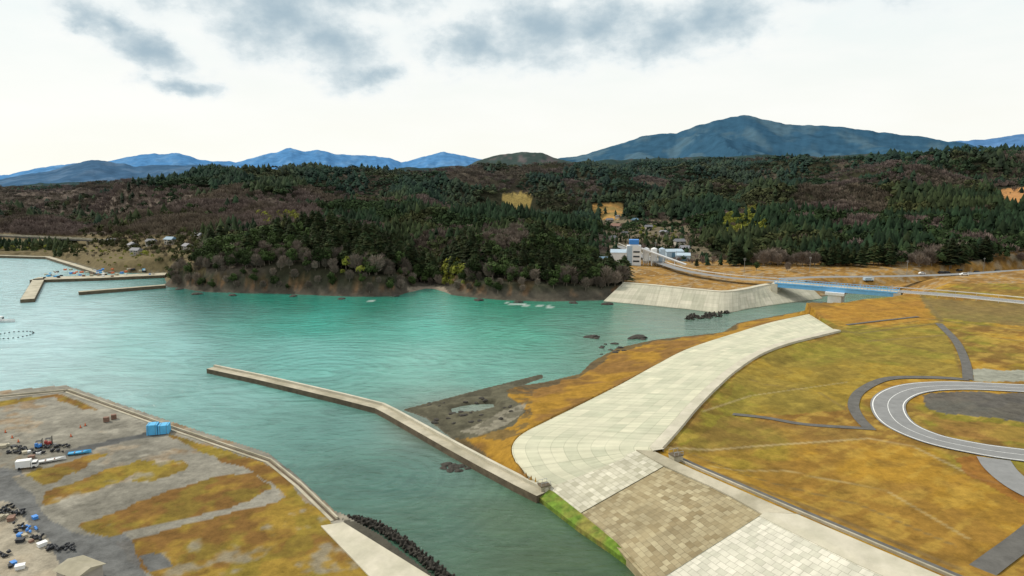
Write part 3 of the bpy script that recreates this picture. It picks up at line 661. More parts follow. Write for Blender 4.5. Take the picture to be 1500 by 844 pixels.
kind=np.where(head&(sf<16)&(rd<.6),2,kind);kind=np.where(head&(sf<16)&(rd>=.6),1,kind)
kind=np.where(head&(sf>=16)&(sf<32)&(rd<.25),2,kind)
kind=np.where(PM([(600,345),(765,340),(770,378),(600,385)])&(rd<.6),2,kind)
kind=np.where(PM([(820,265),(880,262),(880,300),(830,305)])&(rd<.7),2,kind)
kind=np.where(PM([(430,280),(530,278),(540,300),(440,305)])&(rd<.6),2,kind)
kind=np.where(PM([(240,380),(300,370),(300,430),(240,430)])&(rd<.7),2,kind)
kind=np.where(PM([(1160,290),(1300,285),(1300,318),(1160,318)])&(rd<.8),2,kind)
kind=np.where(PM([(1340,255),(1500,250),(1500,285),(1340,285)])&(rd<.6),2,kind)
kind=np.where(PM([(648,392),(682,390),(682,425),(648,425)])&(rd<.8),3,kind)
kind=np.where(PM([(500,395),(530,395),(530,410),(500,410)])&(rd<.5),3,kind)
kind=np.where(PM([(1060,318),(1112,305),(1125,345),(1062,350)])&(rd<.8),3,kind)
kind=np.where(PM([(160,372),(225,372),(225,396),(160,396)]),3,kind)
kind=np.where(PM([(380,318),(440,318),(440,345),(380,345)])&(rd<.5),3,kind)
kind=np.where(PM([(930,330),(990,340),(1000,360),(940,350)])&(rd<.4),3,kind)
nt=PM([(730,286),(745,282),(765,280),(784,288),(786,312),(728,312)])|PM([(864,298),(914,296),(922,330),(868,330)])|PM([(1450,276),(1540,270),(1540,312),(1475,312)])
vil=PM([(878,320),(1000,322),(1030,360),(1070,385),(1070,400),(868,397)])
rflat=(TX>62)&PM([(900,388),(1500,393),(2200,393),(2200,600),(900,600)])
lv=PM([(120,345),(310,348),(300,385),(240,402),(110,398)]);lh=PM([(-300,356),(130,356),(250,396),(250,445),(-300,445)])&(TX<-200)
keep&=~(nt&(rng.random(len(TX))<.95))
keep&=~(vil&(rng.random(len(TX))<.58));keep&=~(rflat&(rng.random(len(TX))<.95))
keep&=~(rflat&(py>398))
keep&=~(lv&(rng.random(len(TX))<.40));keep&=~(lh&(rng.random(len(TX))<.5))
keep&=~(PM([(-300,342),(165,350),(165,358),(-300,352)]))
plant0=hit(935,388)
keep&=np.hypot(TX-plant0[0],TYY-plant0[1])>26
keep&=~PM([(900,372),(985,372),(985,400),(900,400)])
for q in([G(a,b_,8.5)[:2] for a,b_ in [(905,360),(940,375),(975,388),(1010,398),(1070,407),(1140,412)]],[G(a,b_,8.2)[:2] for a,b_ in [(1140,409),(1200,406),(1300,405),(1400,402),(1500,396),(1600,392)]]):
    keep&=linedist(TX,TYY,q)>7
TX,TYY,TS,TZ,kind,px,py,sf,vf,lhf,lvf=[a[keep] for a in(TX,TYY,TS,TZ,kind,px,py,sf,(vil|rflat),lh,lv)]
kind=np.where(vf&(kind==0)&(rng.random(len(TX))<.6),2,kind);kind=np.where(lhf&(rng.random(len(TX))<.15),3,kind)
kind=np.where((lvf|lhf)&(kind==2)&(rng.random(len(TX))<.6),1,kind)
n=len(TX);hs=rng.uniform(.62,1.1,n)
hs*=.72+.56*fbm(TX/40,TYY/40,69,2)
hs*=np.where(head[keep]&(sf<10),.6,1.0)
hs*=np.where(vf|lvf,.6,1)*np.where(lhf,.6,1)*np.where(TYY>1150,.9,1)
order=np.argsort(TYY);order=order[np.abs((TX/TYY)[order])<.78]
indiv=np.zeros(n,bool)
names={0:'cedar_tree',1:'broadleaf_tree',2:'bare_tree'}
labs={0:("tall dark green cedar tree on the wooded headland slope","cedar trees covering the hillside"),1:("rounded dark evergreen tree above the rocky shore","evergreen broadleaf trees on the hillside"),2:("leafless grey-brown tree with fine twigs on the slope","leafless trees on the hillside")}
for kd in(0,1,2):
    ids=[i for i in order if kind[i]==kd][:300]
    for i in ids:
        indiv[i]=True
        tm,cm=protos[names[kd]][i%len(protos[names[kd]])]
        r=bpy.data.objects.new(names[kd],None);COL.objects.link(r);r.location=(TX[i],TYY[i],TZ[i]-.2);r.rotation_euler=(0,0,rng.random()*6.28)
        s_=hs[i];r.scale=(s_*rng.uniform(.9,1.25),s_*rng.uniform(.9,1.25),s_)
        top(r,labs[kd][0],"tree",labs[kd][1])
        for nm,me_ in(('trunk',tm),('crown',cm)):
            c=bpy.data.objects.new(nm,me_);COL.objects.link(c);c.parent=r
def cone_t(seed):
    r=np.random.default_rng(seed);V=[];Fa=[]
    for (z0,z1,R) in((1.0,8.5,3.3),(5,12.3,3.0),(8.5,15.2,2.2)):
        b=len(V);m_=7;t_=r.normal(size=2)*.55
        for i in range(m_):
            a=2*math.pi*(i+r.random()*.6)/m_;q=R*(.6+.8*r.random());V.append((math.cos(a)*q,math.sin(a)*q,z0+r.normal()*1.0))
        V.append((t_[0],t_[1],z1+r.normal()*.8))
        for i in range(m_):Fa.append((b+i,b+(i+1)%m_,b+m_))
    return np.array(V),np.array(Fa)
def blob_t(seed,nn_=34,R=3.6,h=11.5,s=1.25):
    r=np.random.default_rng(seed);V=[];Fa=[]
    for i in range(nn_):
        e=r.normal(size=3);e/=np.linalg.norm(e);e[2]=abs(e[2])*1.0-.25;p=np.array([e[0]*R,e[1]*R,h*.55+e[2]*h*.42])
        a=r.normal(size=3);a-=a.dot(e)*e*.8;a/=np.linalg.norm(a);b_=np.cross(e,a);q=s*(.8+.7*r.random());b=len(V)
        V+=[p-a*q,p+a*q*.6-b_*q*.8,p+a*q*.5+b_*q];Fa.append((b,b+1,b+2))
    return np.array(V),np.array(Fa)
def spray_t(seed,nn_=46,h=9.5,R=3.6):
    r=np.random.default_rng(seed);V=[];Fa=[]
    for i in range(nn_):
        a=r.random()*6.28;rr_=R*r.random()**.5;p=np.array([math.cos(a)*rr_*.35,math.sin(a)*rr_*.35,h*(.1+.4*r.random())]);q=np.array([math.cos(a)*rr_,math.sin(a)*rr_,h*(.6+.4*r.random()*(1-(rr_/R)**2*.6))])
        s=np.cross(q-p,r.normal(size=3));s/=np.linalg.norm(s);w=.24;b=len(V);V+=[p-s*w*.4,q+s*w,q-s*w];Fa.append((b,b+1,b+2))
    return np.array(V),np.array(Fa)
def batch(name,tmpl,ids,colfn,label,wide):
    VV=[];FF=[];CC=[];base=0
    for v,(V,Fa) in enumerate(tmpl):
        idv=ids[(np.arange(len(ids))%len(tmpl))==v]
        if len(idv)==0:continue
        a=rng.random(len(idv))*6.28;sp=TS[idv];wd=np.interp(sp,[4.4,6.2,9.0],wide)*rng.uniform(.75,1.3,len(idv));s_=hs[idv]
        ca,sa=np.cos(a),np.sin(a)
        x=(V[None,:,0]*ca[:,None]-V[None,:,1]*sa[:,None])*(s_*wd)[:,None]+TX[idv][:,None]
        y=(V[None,:,0]*sa[:,None]+V[None,:,1]*ca[:,None])*(s_*wd)[:,None]+TYY[idv][:,None]
        z=V[None,:,2]*s_[:,None]+TZ[idv][:,None]-.4
        VV.append(np.stack([x,y,z],2).reshape(-1,3))
        FF.append((Fa[None]+ (base+np.arange(len(idv))*len(V))[:,None,None]).reshape(-1,3));base+=len(idv)*len(V)
        c=colfn(idv);CC.append(np.repeat(c,len(V),0))
    o=obj(name,fast_mesh(name,np.concatenate(VV),np.concatenate(FF),np.concatenate(CC)),mat=M['forest'])
    top(o,label,"forest",kind="stuff")
def varc(base,am,b2=None):
    def f(ids):
        r=rng.uniform(1-am,1+am,(len(ids),1));c=np.tile(np.array(base),(len(ids),1))
        if b2 is not None:
            t=sm((fbm(TX[ids]/80,TYY[ids]/110,91,4)-.45)*6);c=lerp(c,np.array(b2),t)
        haze_tint=np.clip((TYY[ids]-650)/1300,0,1)[:,None]*.55  # distance haze mixed into the colours of farther trees
        return c*r*(1-haze_tint*.3)+haze_tint*np.array([.022,.040,.052])
    return f
rest=~indiv
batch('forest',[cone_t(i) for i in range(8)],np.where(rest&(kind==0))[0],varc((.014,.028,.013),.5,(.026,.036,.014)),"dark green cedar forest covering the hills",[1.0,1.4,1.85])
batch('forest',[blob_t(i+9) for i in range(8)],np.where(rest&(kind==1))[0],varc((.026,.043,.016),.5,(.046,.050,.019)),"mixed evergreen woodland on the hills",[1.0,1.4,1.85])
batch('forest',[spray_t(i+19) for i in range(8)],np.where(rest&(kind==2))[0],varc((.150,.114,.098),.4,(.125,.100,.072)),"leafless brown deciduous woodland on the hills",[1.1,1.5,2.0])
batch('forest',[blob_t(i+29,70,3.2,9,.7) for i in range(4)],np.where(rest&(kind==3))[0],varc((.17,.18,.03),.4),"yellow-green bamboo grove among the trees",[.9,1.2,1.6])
print('TREES',n,[int((kind==q).sum()) for q in range(4)])
# ---------------- houses
def house(loc,rot,roof):
    e=empty('house',loc,rot);L,W,hh=9,6.5,4.8
    mb=MB();mb.box(-L/2,L/2,-W/2,W/2,-1,hh);obj('wall',mb.me('wall'),e,M['plaster'])
    v=[(-L/2-.6,-W/2-.7,hh-.1),(L/2+.6,-W/2-.7,hh-.1),(L/2+.6,W/2+.7,hh-.1),(-L/2-.6,W/2+.7,hh-.1),(-L/2-.2,0,hh+2.3),(L/2+.2,0,hh+2.3)]
    obj('roof',pyd('roof',v,[(0,1,5,4),(2,3,4,5),(1,2,5),(3,0,4),(0,3,2,1)]),e,roof)
    for x,z in((-2.6,1.2),(1.0,1.2),(-2.6,3.3),(1.0,3.3),(3.2,3.3)):
        mb=MB();mb.box(x-.7,x+.7,-W/2-.05,-W/2+.02,z-.1,z+1.0);obj('window',mb.me('window'),e,M['glass'])
    mb=MB();mb.box(2.7,3.7,-W/2-.06,-W/2+.02,-.2,2.0);obj('door',mb.me('door'),e,M['wood'])
    return e
hp_=[(893,327),(902,338),(930,328),(898,354),(972,346),(995,361),(905,320),(1003,370),(915,346),(950,338),
(165,358),(195,366),(222,360),(250,358),(275,368),(200,374),(432,310),(440,312),(345,345),(290,352)]
hs_=[hit(a,b_) for a,b_ in hp_]
pr=[top(house(hs_[0],.3,M['rooftile']),"two-storey house with dark tiled roof in the valley village","house","houses scattered through the village"),
    top(house(hs_[1],-.5,M['roofred']),"two-storey house with rust-red roof in the valley village","house","houses scattered through the village"),
    top(house(hs_[2],.9,M['roofblue']),"two-storey house with blue metal roof in the valley village","house","houses scattered through the village")]
for i,l in enumerate(hs_[3:]):
    copy_thing(pr[random.choice([0,0,0,1,2])],l,random.uniform(-.9,.9),random.uniform(.6,.85))
# ---------------- concrete plant
pl=empty('concrete_plant',(plant0[0]-2,plant0[1],plant0[2]-.3),-.15);pl.scale=(1.12,1.1,.86);top(pl,"pale blue and white concrete batching plant with blue-topped tower","factory")
mb=MB();mb.box(-14,-5.2,-5,5,0,10);obj('wall',mb.me('wall'),pl,M['white'])
mb=MB();mb.v+=[(-14.4,-5.4,10.02),(-5.2,-5.4,10.02),(-5.2,5.4,10.02),(-14.4,5.4,10.02),(-14.4,0,12),(-5.2,0,12)];mb.f+=[(0,1,5,4),(2,3,4,5),(1,2,5),(3,0,4)];obj('roof',mb.me('roof'),pl,M['grey'])
mb=MB();mb.box(-5.1,3,-4,4,0,15);mb.box(-3.4,1.2,-3,3,15,16);obj('tower',mb.me('tower'),pl,M['white'])
mb=MB();mb.box(-3.8,1.6,-3.3,3.3,16.02,19.4);obj('tower_cabin',mb.me('tower_cabin'),pl,M['blue'])
mb=MB();mb.box(-4.9,-2.0,-4.15,-4.02,1,15);obj('cladding',mb.me('cladding'),pl,M['grey'])
for z in(3,6.5,10):
    mb=MB();mb.box(-1.4,2.2,-4.12,-4.0,z,z+1.2);obj('window',mb.me('window'),pl,M['glass'])
for x in(6,10.5,15):
    mb=MB();mb.tube((x,1,3.5),(x,1,12.5),1.9,1.9,16);mb.tube((x,1,1.2),(x,1,3.5),.5,1.9,16)
    mb.tube((x,1,12.5),(x,1,13.5),1.9,.4,16)
    for a,b2 in((-1.4,-.4),(1.4,-.4),(1.4,2.4),(-1.4,2.4)): mb.tube((x+a,b2,0),(x+a,b2,5),.15,.15,5)
    obj('silo',mb.me('silo'),pl,M['white'] if x<14 else M['grey'])
mb=MB();mb.tube((3,-2,13),(28,-6,2),.9,.9,6)
for t_ in(.25,.5,.75): mb.tube((3+25*t_,-2-4*t_,13-11*t_),(3+25*t_,-2-4*t_,-1),.25,.25,5)
obj('conveyor',mb.me('conveyor'),pl,M['white'])
mb=MB();mb.box(-24,-15,-6,3,0,5.5);obj('wall',mb.me('wall'),pl,M['plaster'])
mb=MB();mb.box(-24.4,-14.6,-6.4,3.4,5.52,6.1,tx=.9,ty=.5);obj('roof',mb.me('roof'),pl,M['roofblue'])
for i,(a,b_,s_) in enumerate([(985,376,.8),(1000,382,.6)]):
    l=hit(a,b_);e=empty('warehouse',l,random.uniform(-.4,.4));top(e,"low pale metal warehouse beside the valley road","warehouse","warehouses beside the valley road")
    mb=MB();mb.box(-8*s_,8*s_,-5,5,-1,4.0);obj('wall',mb.me('wall'),e,M['grey'])
    mb=MB();L=8.4*s_;mb.v+=[(-L,-5.4,3.9),(L,-5.4,3.9),(L,5.4,3.9),(-L,5.4,3.9),(-L,0,5.4),(L,0,5.4)];mb.f+=[(0,1,5,4),(2,3,4,5),(1,2,5),(3,0,4)];obj('roof',mb.me('roof'),e,M['grey'])
    mb=MB();mb.box(-2.5,2.5,-5.08,-5.0,-.5,3.2);obj('door',mb.me('door'),e,M['roofblue'])
def pole(loc,rot):
    e=empty('utility_pole',loc,rot);mb=MB();mb.tube((0,0,-.5),(0,0,9),.15,.09,8);obj('post',mb.me('post'),e,M['pole'])
    mb=MB();mb.box(-.9,.9,-.05,.05,8.2,8.32);mb.box(-.7,.7,-.05,.05,7.5,7.6)
    for x in(-.8,-.3,.3,.8):mb.tube((x,0,8.32),(x,0,8.55),.05,.04,6)
    obj('crossarm',mb.me('crossarm'),e,M['steel']);return top(e,"grey concrete utility pole with crossarms beside the road","utility pole","utility poles along the roads")
pl_px=[(1328,403),(1186,398),(1390,402),(1440,400),(1090,400),(990,388),(960,372)]
pp=None
for a,b_ in pl_px:
    l=hit(a,b_)
    if pp is None: pp=pole(l,.2)
    else: copy_thing(pp,l,random.uniform(-.3,.5))
def car(loc,rot,mt,label):
    e=empty('parked_car',loc,rot);mb=MB();mb.box(-2.1,2.1,-.85,.85,.35,.95,tx=.96,ty=.95);mb.box(-1.3,1.6,-.78,.78,.951,1.45,tx=.7,ty=.85);obj('body',mb.me('body'),e,mt)
    mb=MB();mb.box(-1.15,1.4,-.82,.82,1.0,1.38,tx=.76,ty=.9);obj('window',mb.me('window'),e,M['glass'])
    for x in(-1.3,1.3):
        for y in(-.85,.65):
            mb=MB();mb.tube((x,y,.32),(x,y+.2,.32),.32,.32,12);obj('wheel',mb.me('wheel'),e,M['tyre'])
    return top(e,label,"car","cars parked beside the road")
c1=car(hit(1378,403),.1,M['black'],"dark car parked on gravel beside the road");c2=car(hit(1420,402),.1,M['white'],"white car parked on gravel beside the road")
for a,b_ in [(1386,403),(1395,404),(1404,403),(1430,401),(1412,404),(1350,402),(1460,399)]: copy_thing(random.choice([c1,c1,c2]),hit(a,b_),random.uniform(-.2,.3))
for a,b_,m_ in [(1272,413,M['grey'])]:
    l=hit(a,b_);e=empty('truck',l,.2);top(e,"grey and white work truck on the road beyond the bridge","truck")
    mb=MB();mb.box(1.2,3,-1,1,.5,2.5,tx=.9);obj('cab',mb.me('cab'),e,M['white']);mb=MB();mb.box(-3,1.1,-1.1,1.1,.7,2.3);obj('cargo_bed',mb.me('cargo_bed'),e,m_)
    for x in(-2,2):
        for y in(-1.1,.85):
            mb=MB();mb.tube((x,y,.45),(x,y+.25,.45),.45,.45,12);obj('wheel',mb.me('wheel'),e,M['tyre'])
# ---------------- rocks
def rockmesh(seed):
    mb=MB().ell((0,0,0),1,1,.6,11,7);V=np.array(mb.v)
    V*= (1+.28*(fbm(V[:,0]*1.7+seed,V[:,1]*1.7+V[:,2],seed,3)-.5)*3)[:,None];return pyd('rock',V,mb.f)
rms=[rockmesh(i) for i in range(4)]
for i,(a,b_,s_) in enumerate([(862,494,1.6),(870,494,2.2),(874,496,1.2),(934,495,2.6),(926,496,1.6),(941,497,1.2),(900,504,1.3),(655,680,1.1),(664,684,1.3),(676,683,1.0),(686,686,.8),(660,690,.9),(650,686,.8),(672,690,.9),(580,434,2.),(700,440,2.2),(760,443,2),(430,434,2.),(340,433,2.2),(290,431,2.3),(500,438,1.8),(840,444,2.2),(890,446,2.5),(262,424,2)]+[(random.uniform(620,750),random.uniform(588,625),random.uniform(.3,.8)) for _ in range(30)]+[(random.uniform(872,915),random.uniform(500,520),random.uniform(.4,1.2)) for _ in range(10)]):
    l=G(a,b_,0);o=bpy.data.objects.new('rock',rms[i%4]);COL.objects.link(o)
    if not rms[i%4].materials:rms[i%4].materials.append(M['rock'])
    o.location=(l[0],l[1],max(-.15,float(height(np.array([l[0]]),np.array([l[1]]))[0])));o.scale=(s_*1.4,s_,s_*.8);o.rotation_euler=(0,0,i);top(o,"dark wet rock breaking the shallow water","rock","rocks along the shoreline")
mb=MB();
for d in[(0,0,1),(.94,0,-.33),(-.47,.82,-.33),(-.47,-.82,-.33)]:
    mb.tube((0,0,0),tuple(1.25*x for x in d),.5,.3,8)
tm=mb.me('wave_breaker_block');tm.materials.append(M['rock'])
row=[G(*p,.4)[:2] for p in [(500,762),(525,763),(550,770),(580,788),(613,813),(652,845),(700,885)]]
rp=seg([(*p,0) for p in row],0,6,48)
for s_ in(.3,-.75):
    for p in offset(rp,s_):
        o=bpy.data.objects.new('wave_breaker_block',tm);COL.objects.link(o);o.location=(p[0]+random.uniform(-.2,.2),p[1],.55+s_*.3);o.scale=(.62,)*3;o.rotation_euler=(random.uniform(-.6,.6),random.uniform(-.6,.6),random.random()*6);top(o,"dark weathered four-legged concrete block at the water's edge","wave breaker","wave breaker blocks along the shore")
for i in range(40):
    a=random.uniform(1005,1068);l=G(a,466-(a-1005)*.09+random.uniform(-3,3),.2)
    o=bpy.data.objects.new('wave_breaker_block',tm);COL.objects.link(o);o.location=l;o.rotation_euler=(random.uniform(-.6,.6),random.uniform(-.6,.6),random.random()*6);top(o,"dark weathered four-legged concrete block at the river mouth","wave breaker","wave breaker blocks along the shore")
# ---------------- yard things
def Yp(a,b_): 
    g_=G(a,b_,2.0);return (g_[0],g_[1],2.02)
e=empty('tarp_covered_stack',Yp(233,634),.25);top(e,"bright sky-blue tarpaulin-covered stack of crates by the quay","storage stack")
mb=MB()
for x,hh in((-1.2,2.3),(1.2,2.0)):mb.box(x-1.14,x+1.14,-1.3,1.3,0,hh,tx=.95,ty=.93)
obj('tarpaulin',mb.me('tarpaulin'),e,M['sky_blue']);mb=MB()
for x in(-2.0,-.45,.5,1.9):mb.box(x-.04,x+.04,-1.34,1.34,0,2.35 if x<0 else 2.05,ty=.93)
obj('strap',mb.me('strap'),e,M['roofblue'])
for (a,b_,r_) in((156,618,.3),(167,614,.5)):
    e=empty('crate_stack',Yp(a,b_),r_);top(e,"brown wooden crate stack on the gravel yard","crates","wooden crate stacks");e.scale=(.65,.65,.65)
    mb=MB()
    for z in(0,.62,1.24):mb.box(-.9,.9,-.7,.7,z+.1,z+.6)
    obj('crate',mb.me('crate'),e,M['wood']);mb=MB();
    for z in(0,.62,1.24):mb.box(-.85,.85,-.65,-.5,z,z+.1);mb.box(-.85,.85,.5,.65,z,z+.1)
    obj('pallet',mb.me('pallet'),e,M['concdark'])
def hull(L,W,D):
    v=[];f=[];N=9
    for i in range(N):
        t=i/(N-1);w=W/2*(1-max(0,(t-.45)/.55)**2.2)*(.85+.15*min(1,t*4));sh=D*(1+.45*t**3);x=L*(t-.5)
        v+=[(x,-w,sh),(x,-w*.72,.15),(x,0,-.05),(x,w*.72,.15),(x,w,sh),(x,w*.85,sh*.72),(x,-w*.85,sh*.72)]
    for i in range(N-1):
        for k in range(7):
            a=i*7+k;b_=i*7+(k+1)%7;f.append((a,b_,b_+7,a+7))
    f.append(tuple(range(7))[::-1]);f.append(tuple((N-1)*7+k for k in range(7)));return pyd('hull',v,f)
def boat(loc,rot,L,W,D,mt,label,cabin=False):
    e=empty('fishing_boat' if cabin else 'rowing_boat',loc,rot);obj('hull',hull(L,W,D),e,mt)
    if cabin:
        mb=MB();mb.box(-2.4,-.2,-.8,.8,D*.7,D+1.7,tx=.85,ty=.9);obj('cabin',mb.me('cabin'),e,M['white']);mb=MB();mb.box(-.36,-.12,-.6,.6,D+.7,D+1.3);obj('window',mb.me('window'),e,M['glass'])
        for q in(((-2.6,0,D*.7),(-2.6,0,D+3.4)),((2.2,0,D),(2.2,0,D+2.0))):
            mb=MB();mb.tube(*q,.06,.04,6);obj('mast',mb.me('mast'),e,M['steel'])
    else:
        for x in(-.22*L,.1*L):
            mb=MB();mb.box(x-.12,x+.12,-W*.4,W*.4,D*.8,D*.86);obj('thwart',mb.me('thwart'),e,M['wood'])
    return top(e,label,"boat")
p0=Yp(76,676);boat((p0[0],p0[1],2.05),.5,5.0,1.4,.5,M['white'],"small white open boat stored on the gravel yard")
p0=Yp(117,665);boat((p0[0],p0[1],2.05),.35,4.4,1.3,.5,M['sky_blue'],"small blue open boat stored on the gravel yard")
p0=G(6,472,0);boat((p0[0],p0[1],-.15),.1,9,2.6,1.0,M['white'],"white fishing boat with cabin moored in the bay",True)
p0=G(-18,474,0);boat((p0[0],p0[1],-.15),2.9,8,2.4,1.0,M['white'],"white fishing boat with cabin moored in the bay",True)
e=empty('box_truck',Yp(40,686),.35);e.scale=(.7,)*3;top(e,"small white box truck parked beside boats","truck")
mb=MB();mb.box(-2.6,1.1,-1,1,.6,2.6);obj('cargo_box',mb.me('cargo_box'),e,M['white']);mb=MB();mb.box(1.2,2.7,-.95,.95,.45,2.0,tx=.85);obj('cab',mb.me('cab'),e,M['white'])
mb=MB();mb.box(1.5,2.72,-.97,.97,1.3,1.8,tx=.88);obj('window',mb.me('window'),e,M['glass'])
for x in(-1.7,1.9):
    for y in(-1.02,.8):
        mb=MB();mb.tube((x,y,.4),(x,y+.22,.4),.4,.4,12);obj('wheel',mb.me('wheel'),e,M['tyre'])
for (a,b_,m_) in((72,652,M['red']),(58,656,M['blue'])):
    e=empty('forklift',Yp(a,b_),random.random());e.scale=(.7,)*3;top(e,"forklift with raised mast standing among black floats","forklift","forklifts in the fishing yard")
    mb=MB();mb.box(-1.2,.7,-.6,.6,.3,1.1,tx=.9);mb.box(-1.15,-.5,-.55,.55,1.1,1.5);obj('body',mb.me('body'),e,m_)
    mb=MB();[mb.tube((x,y,1.1),(x,y,2.2),.05,.05,5) for x in(-.7,.5) for y in(-.5,.5)];mb.box(-.8,.6,-.58,.58,2.2,2.28);obj('cage',mb.me('cage'),e,M['black'])
    mb=MB();[mb.box(.85,.97,y-.06,y+.06,.1,2.9) for y in(-.4,.4)];obj('mast',mb.me('mast'),e,M['black'])
    for y in(-.3,.3):
        mb=MB();mb.box(.97,2.0,y-.06,y+.06,.15,.22);obj('fork',mb.me('fork'),e,M['steel'])
    for x in(-.8,.5):
        for y in(-.62,.42):
            mb=MB();mb.tube((x,y,.3),(x,y+.2,.3),.3,.3,10);obj('wheel',mb.me('wheel'),e,M['tyre'])
def floatmesh(): 
    mb=MB().ell((0,0,.32),.55,.34,.34,10,6);mb.tube((-.62,0,.32),(-.5,0,.32),.1,.14,6);mb.tube((.5,0,.32),(.62,0,.32),.14,.1,6);return mb
fm=floatmesh().me('fishing_float');fm.materials.append(M['black']);fb=floatmesh().me('fishing_float');fb.materials.append(M['blue'])
def addf(a,b_,mb_,n_,sx,sy,zr=.3):
    for i in range(n_):
        l=Yp(a+random.uniform(-sx,sx),b_+random.uniform(-sy,sy));o=bpy.data.objects.new('fishing_float',mb_);COL.objects.link(o)
        o.location=(l[0],l[1],2.0+random.uniform(0,zr));o.rotation_euler=(0,random.uniform(-.2,.2),random.random()*3);o.scale=(.65,)*3
        top(o,"black plastic aquaculture float piled on the yard" if mb_==fm else "blue plastic aquaculture float piled on the yard","float","aquaculture floats piled on the yard")
for a,b_ in((20,664),(38,660),(58,664),(76,656),(92,655),(84,662),(30,657)):addf(a,b_,fm,13,10,1.2)
addf(18,752,fm,28,17,4);addf(88,803,fm,34,20,5);addf(12,745,fm,6,8,4);addf(42,778,fb,9,14,4,.4);addf(30,775,fm,10,10,6);addf(55,790,fm,10,8,4);addf(8,815,fm,8,8,8)
mb=MB();mb.tube((0,0,.06),(0,0,.75),.2,.04,10);cm=mb.me('traffic_cone');cm.materials.append(M['orange'])
mb=MB();mb.box(-.25,.25,-.25,.25,0,.06);bmx=mb.me('base');bmx.materials.append(M['black'])
for a,b_ in[(8,634),(18,642),(27,648),(104,640),(118,627),(125,624)]:
    o=bpy.data.objects.new('traffic_cone',cm);COL.objects.link(o);o.location=Yp(a,b_);top(o,"orange traffic cone on the gravel yard","traffic cone","traffic cones on the yard")
    c=bpy.data.objects.new('base',bmx);COL.objects.link(c);c.parent=o
gm=[]
for m_ in('orange','blue','white','wood','sky_blue','black','conc','concnew'):
    mb=MB();mb.box(-1.1,1.1,-.8,.8,.05,1.0,tx=.95,ty=.95);mb.box(-1.2,1.2,-.9,.9,1.0,1.15);x=mb.me('fish_crate');x.materials.append(M[m_]);gm.append(x)
for i in range(26):
    a,b_=random.choice([(12,655,),(45,668),(10,760),(35,790),(60,765),(20,830),(70,800)]);l=Yp(a+random.uniform(-12,12),b_+random.uniform(-5,5))
    o=bpy.data.objects.new('fish_crate',gm[[5,6,1,2,6,3,7][i%7]]);COL.objects.link(o);o.location=l;o.rotation_euler=(0,0,random.random()*3);o.scale=(random.uniform(.3,.6),)*3
    top(o,"small plastic fish crate left on the fishing yard","crate","fish crates scattered on the yard")
e=empty('shed',Yp(118,848),-.45);top(e,"pale green corrugated shed at the yard edge","shed")
mb=MB();mb.box(-2.4,2.4,-1.9,1.9,0,1.9);obj('wall',mb.me('wall'),e,M['plaster']);mb=MB();mb.v+=[(-2.7,-2.3,1.88),(2.7,-2.3,1.88),(2.7,2.3,1.88),(-2.7,2.3,1.88),(-2.7,0,2.5),(2.7,0,2.5)];mb.f+=[(0,1,5,4),(2,3,4,5),(1,2,5),(3,0,4)];obj('roof',mb.me('roof'),e,M['conc'])
mb=MB();mb.box(-.5,.5,-1.96,-1.9,0,1.7);obj('door',mb.me('door'),e,M['wood'])
for (a,b_,z,l) in((797,716,1.6,"small dark concrete sluice box at the seawall foot"),(990,672,10,"small concrete gatehouse on the seawall crest")):
    q=G(a,b_,z);e=empty('sluice_box',(q[0],q[1],z),.4);e.scale=(.8,)*3;top(e,l,"sluice");mb=MB();mb.box(-1.2,1.2,-1,1,-1.0,1.0);obj('wall',mb.me('wall'),e,M['conc']);mb=MB();mb.box(-1.35,1.35,-1.15,1.15,1.0,1.15);obj('cover',mb.me('cover'),e,M['concdark'])
    for y in(-1,1):
        mb=MB();[mb.tube((x,y,1.1),(x,y,2.0),.04,.04,5) for x in(-1.2,0,1.2)];mb.box(-1.25,1.25,y-.03,y+.03,1.95,2.02);obj('handrail',mb.me('handrail'),e,M['steel'])
for i in range(60):
    a=random.uniform(62,235);b_=random.uniform(400,412)-(a-62)*.02;l=hit(a,b_)
    o=bpy.data.objects.new('fish_crate',gm[i%8]);COL.objects.link(o);o.location=(l[0],l[1],max(l[2],1.72));o.rotation_euler=(0,0,random.random()*3);o.scale=(random.uniform(.5,1.0),)*3
    top(o,"coloured plastic fish crate stacked on the harbour quay","crate","fish crates on the harbour quay")
rc=G(20,491,0);mb=MB().ell((0,0,.1),.3,.3,.25,8,5);bm_=mb.me('buoy');bm_.materials.append(M['black'])
for i in range(26):
    t_=2*math.pi*i/26;o=bpy.data.objects.new('buoy',bm_);COL.objects.link(o);o.location=(rc[0]+6.5*math.cos(t_),rc[1]+6.5*math.sin(t_),0);top(o,"small dark buoy in a floating ring of nets","buoy","buoys of a round floating net")
# ---------------- camera, light, world
cam=bpy.data.cameras.new('camera');co=bpy.data.objects.new('camera',cam);COL.objects.link(co);co.location=(0,0,H);co.rotation_euler=(math.radians(90)-PT,0,0)
cam.lens=24;cam.sensor_width=36;cam.clip_end=40000;cam.clip_start=1;scene.camera=co
sun=bpy.data.lights.new('sun','SUN');sun.energy=3.2;sun.angle=math.radians(6);sun.color=(1,.94,.82)
so=bpy.data.objects.new('sun',sun);COL.objects.link(so)
EL=math.radians(42);AZs=math.radians(-62)
d=Vector((math.sin(AZs)*math.cos(EL),math.cos(AZs)*math.cos(EL),math.sin(EL)));so.rotation_euler=(-d).to_track_quat('-Z','Y').to_euler()
w=bpy.data.worlds.new('World');scene.world=w;w.use_nodes=True;t=NT(w);bg=t.n['Background']
sk=t.a('ShaderNodeTexSky',sky_type='NISHITA');sk.sun_disc=False;sk.sun_elevation=EL;sk.sun_rotation=AZs
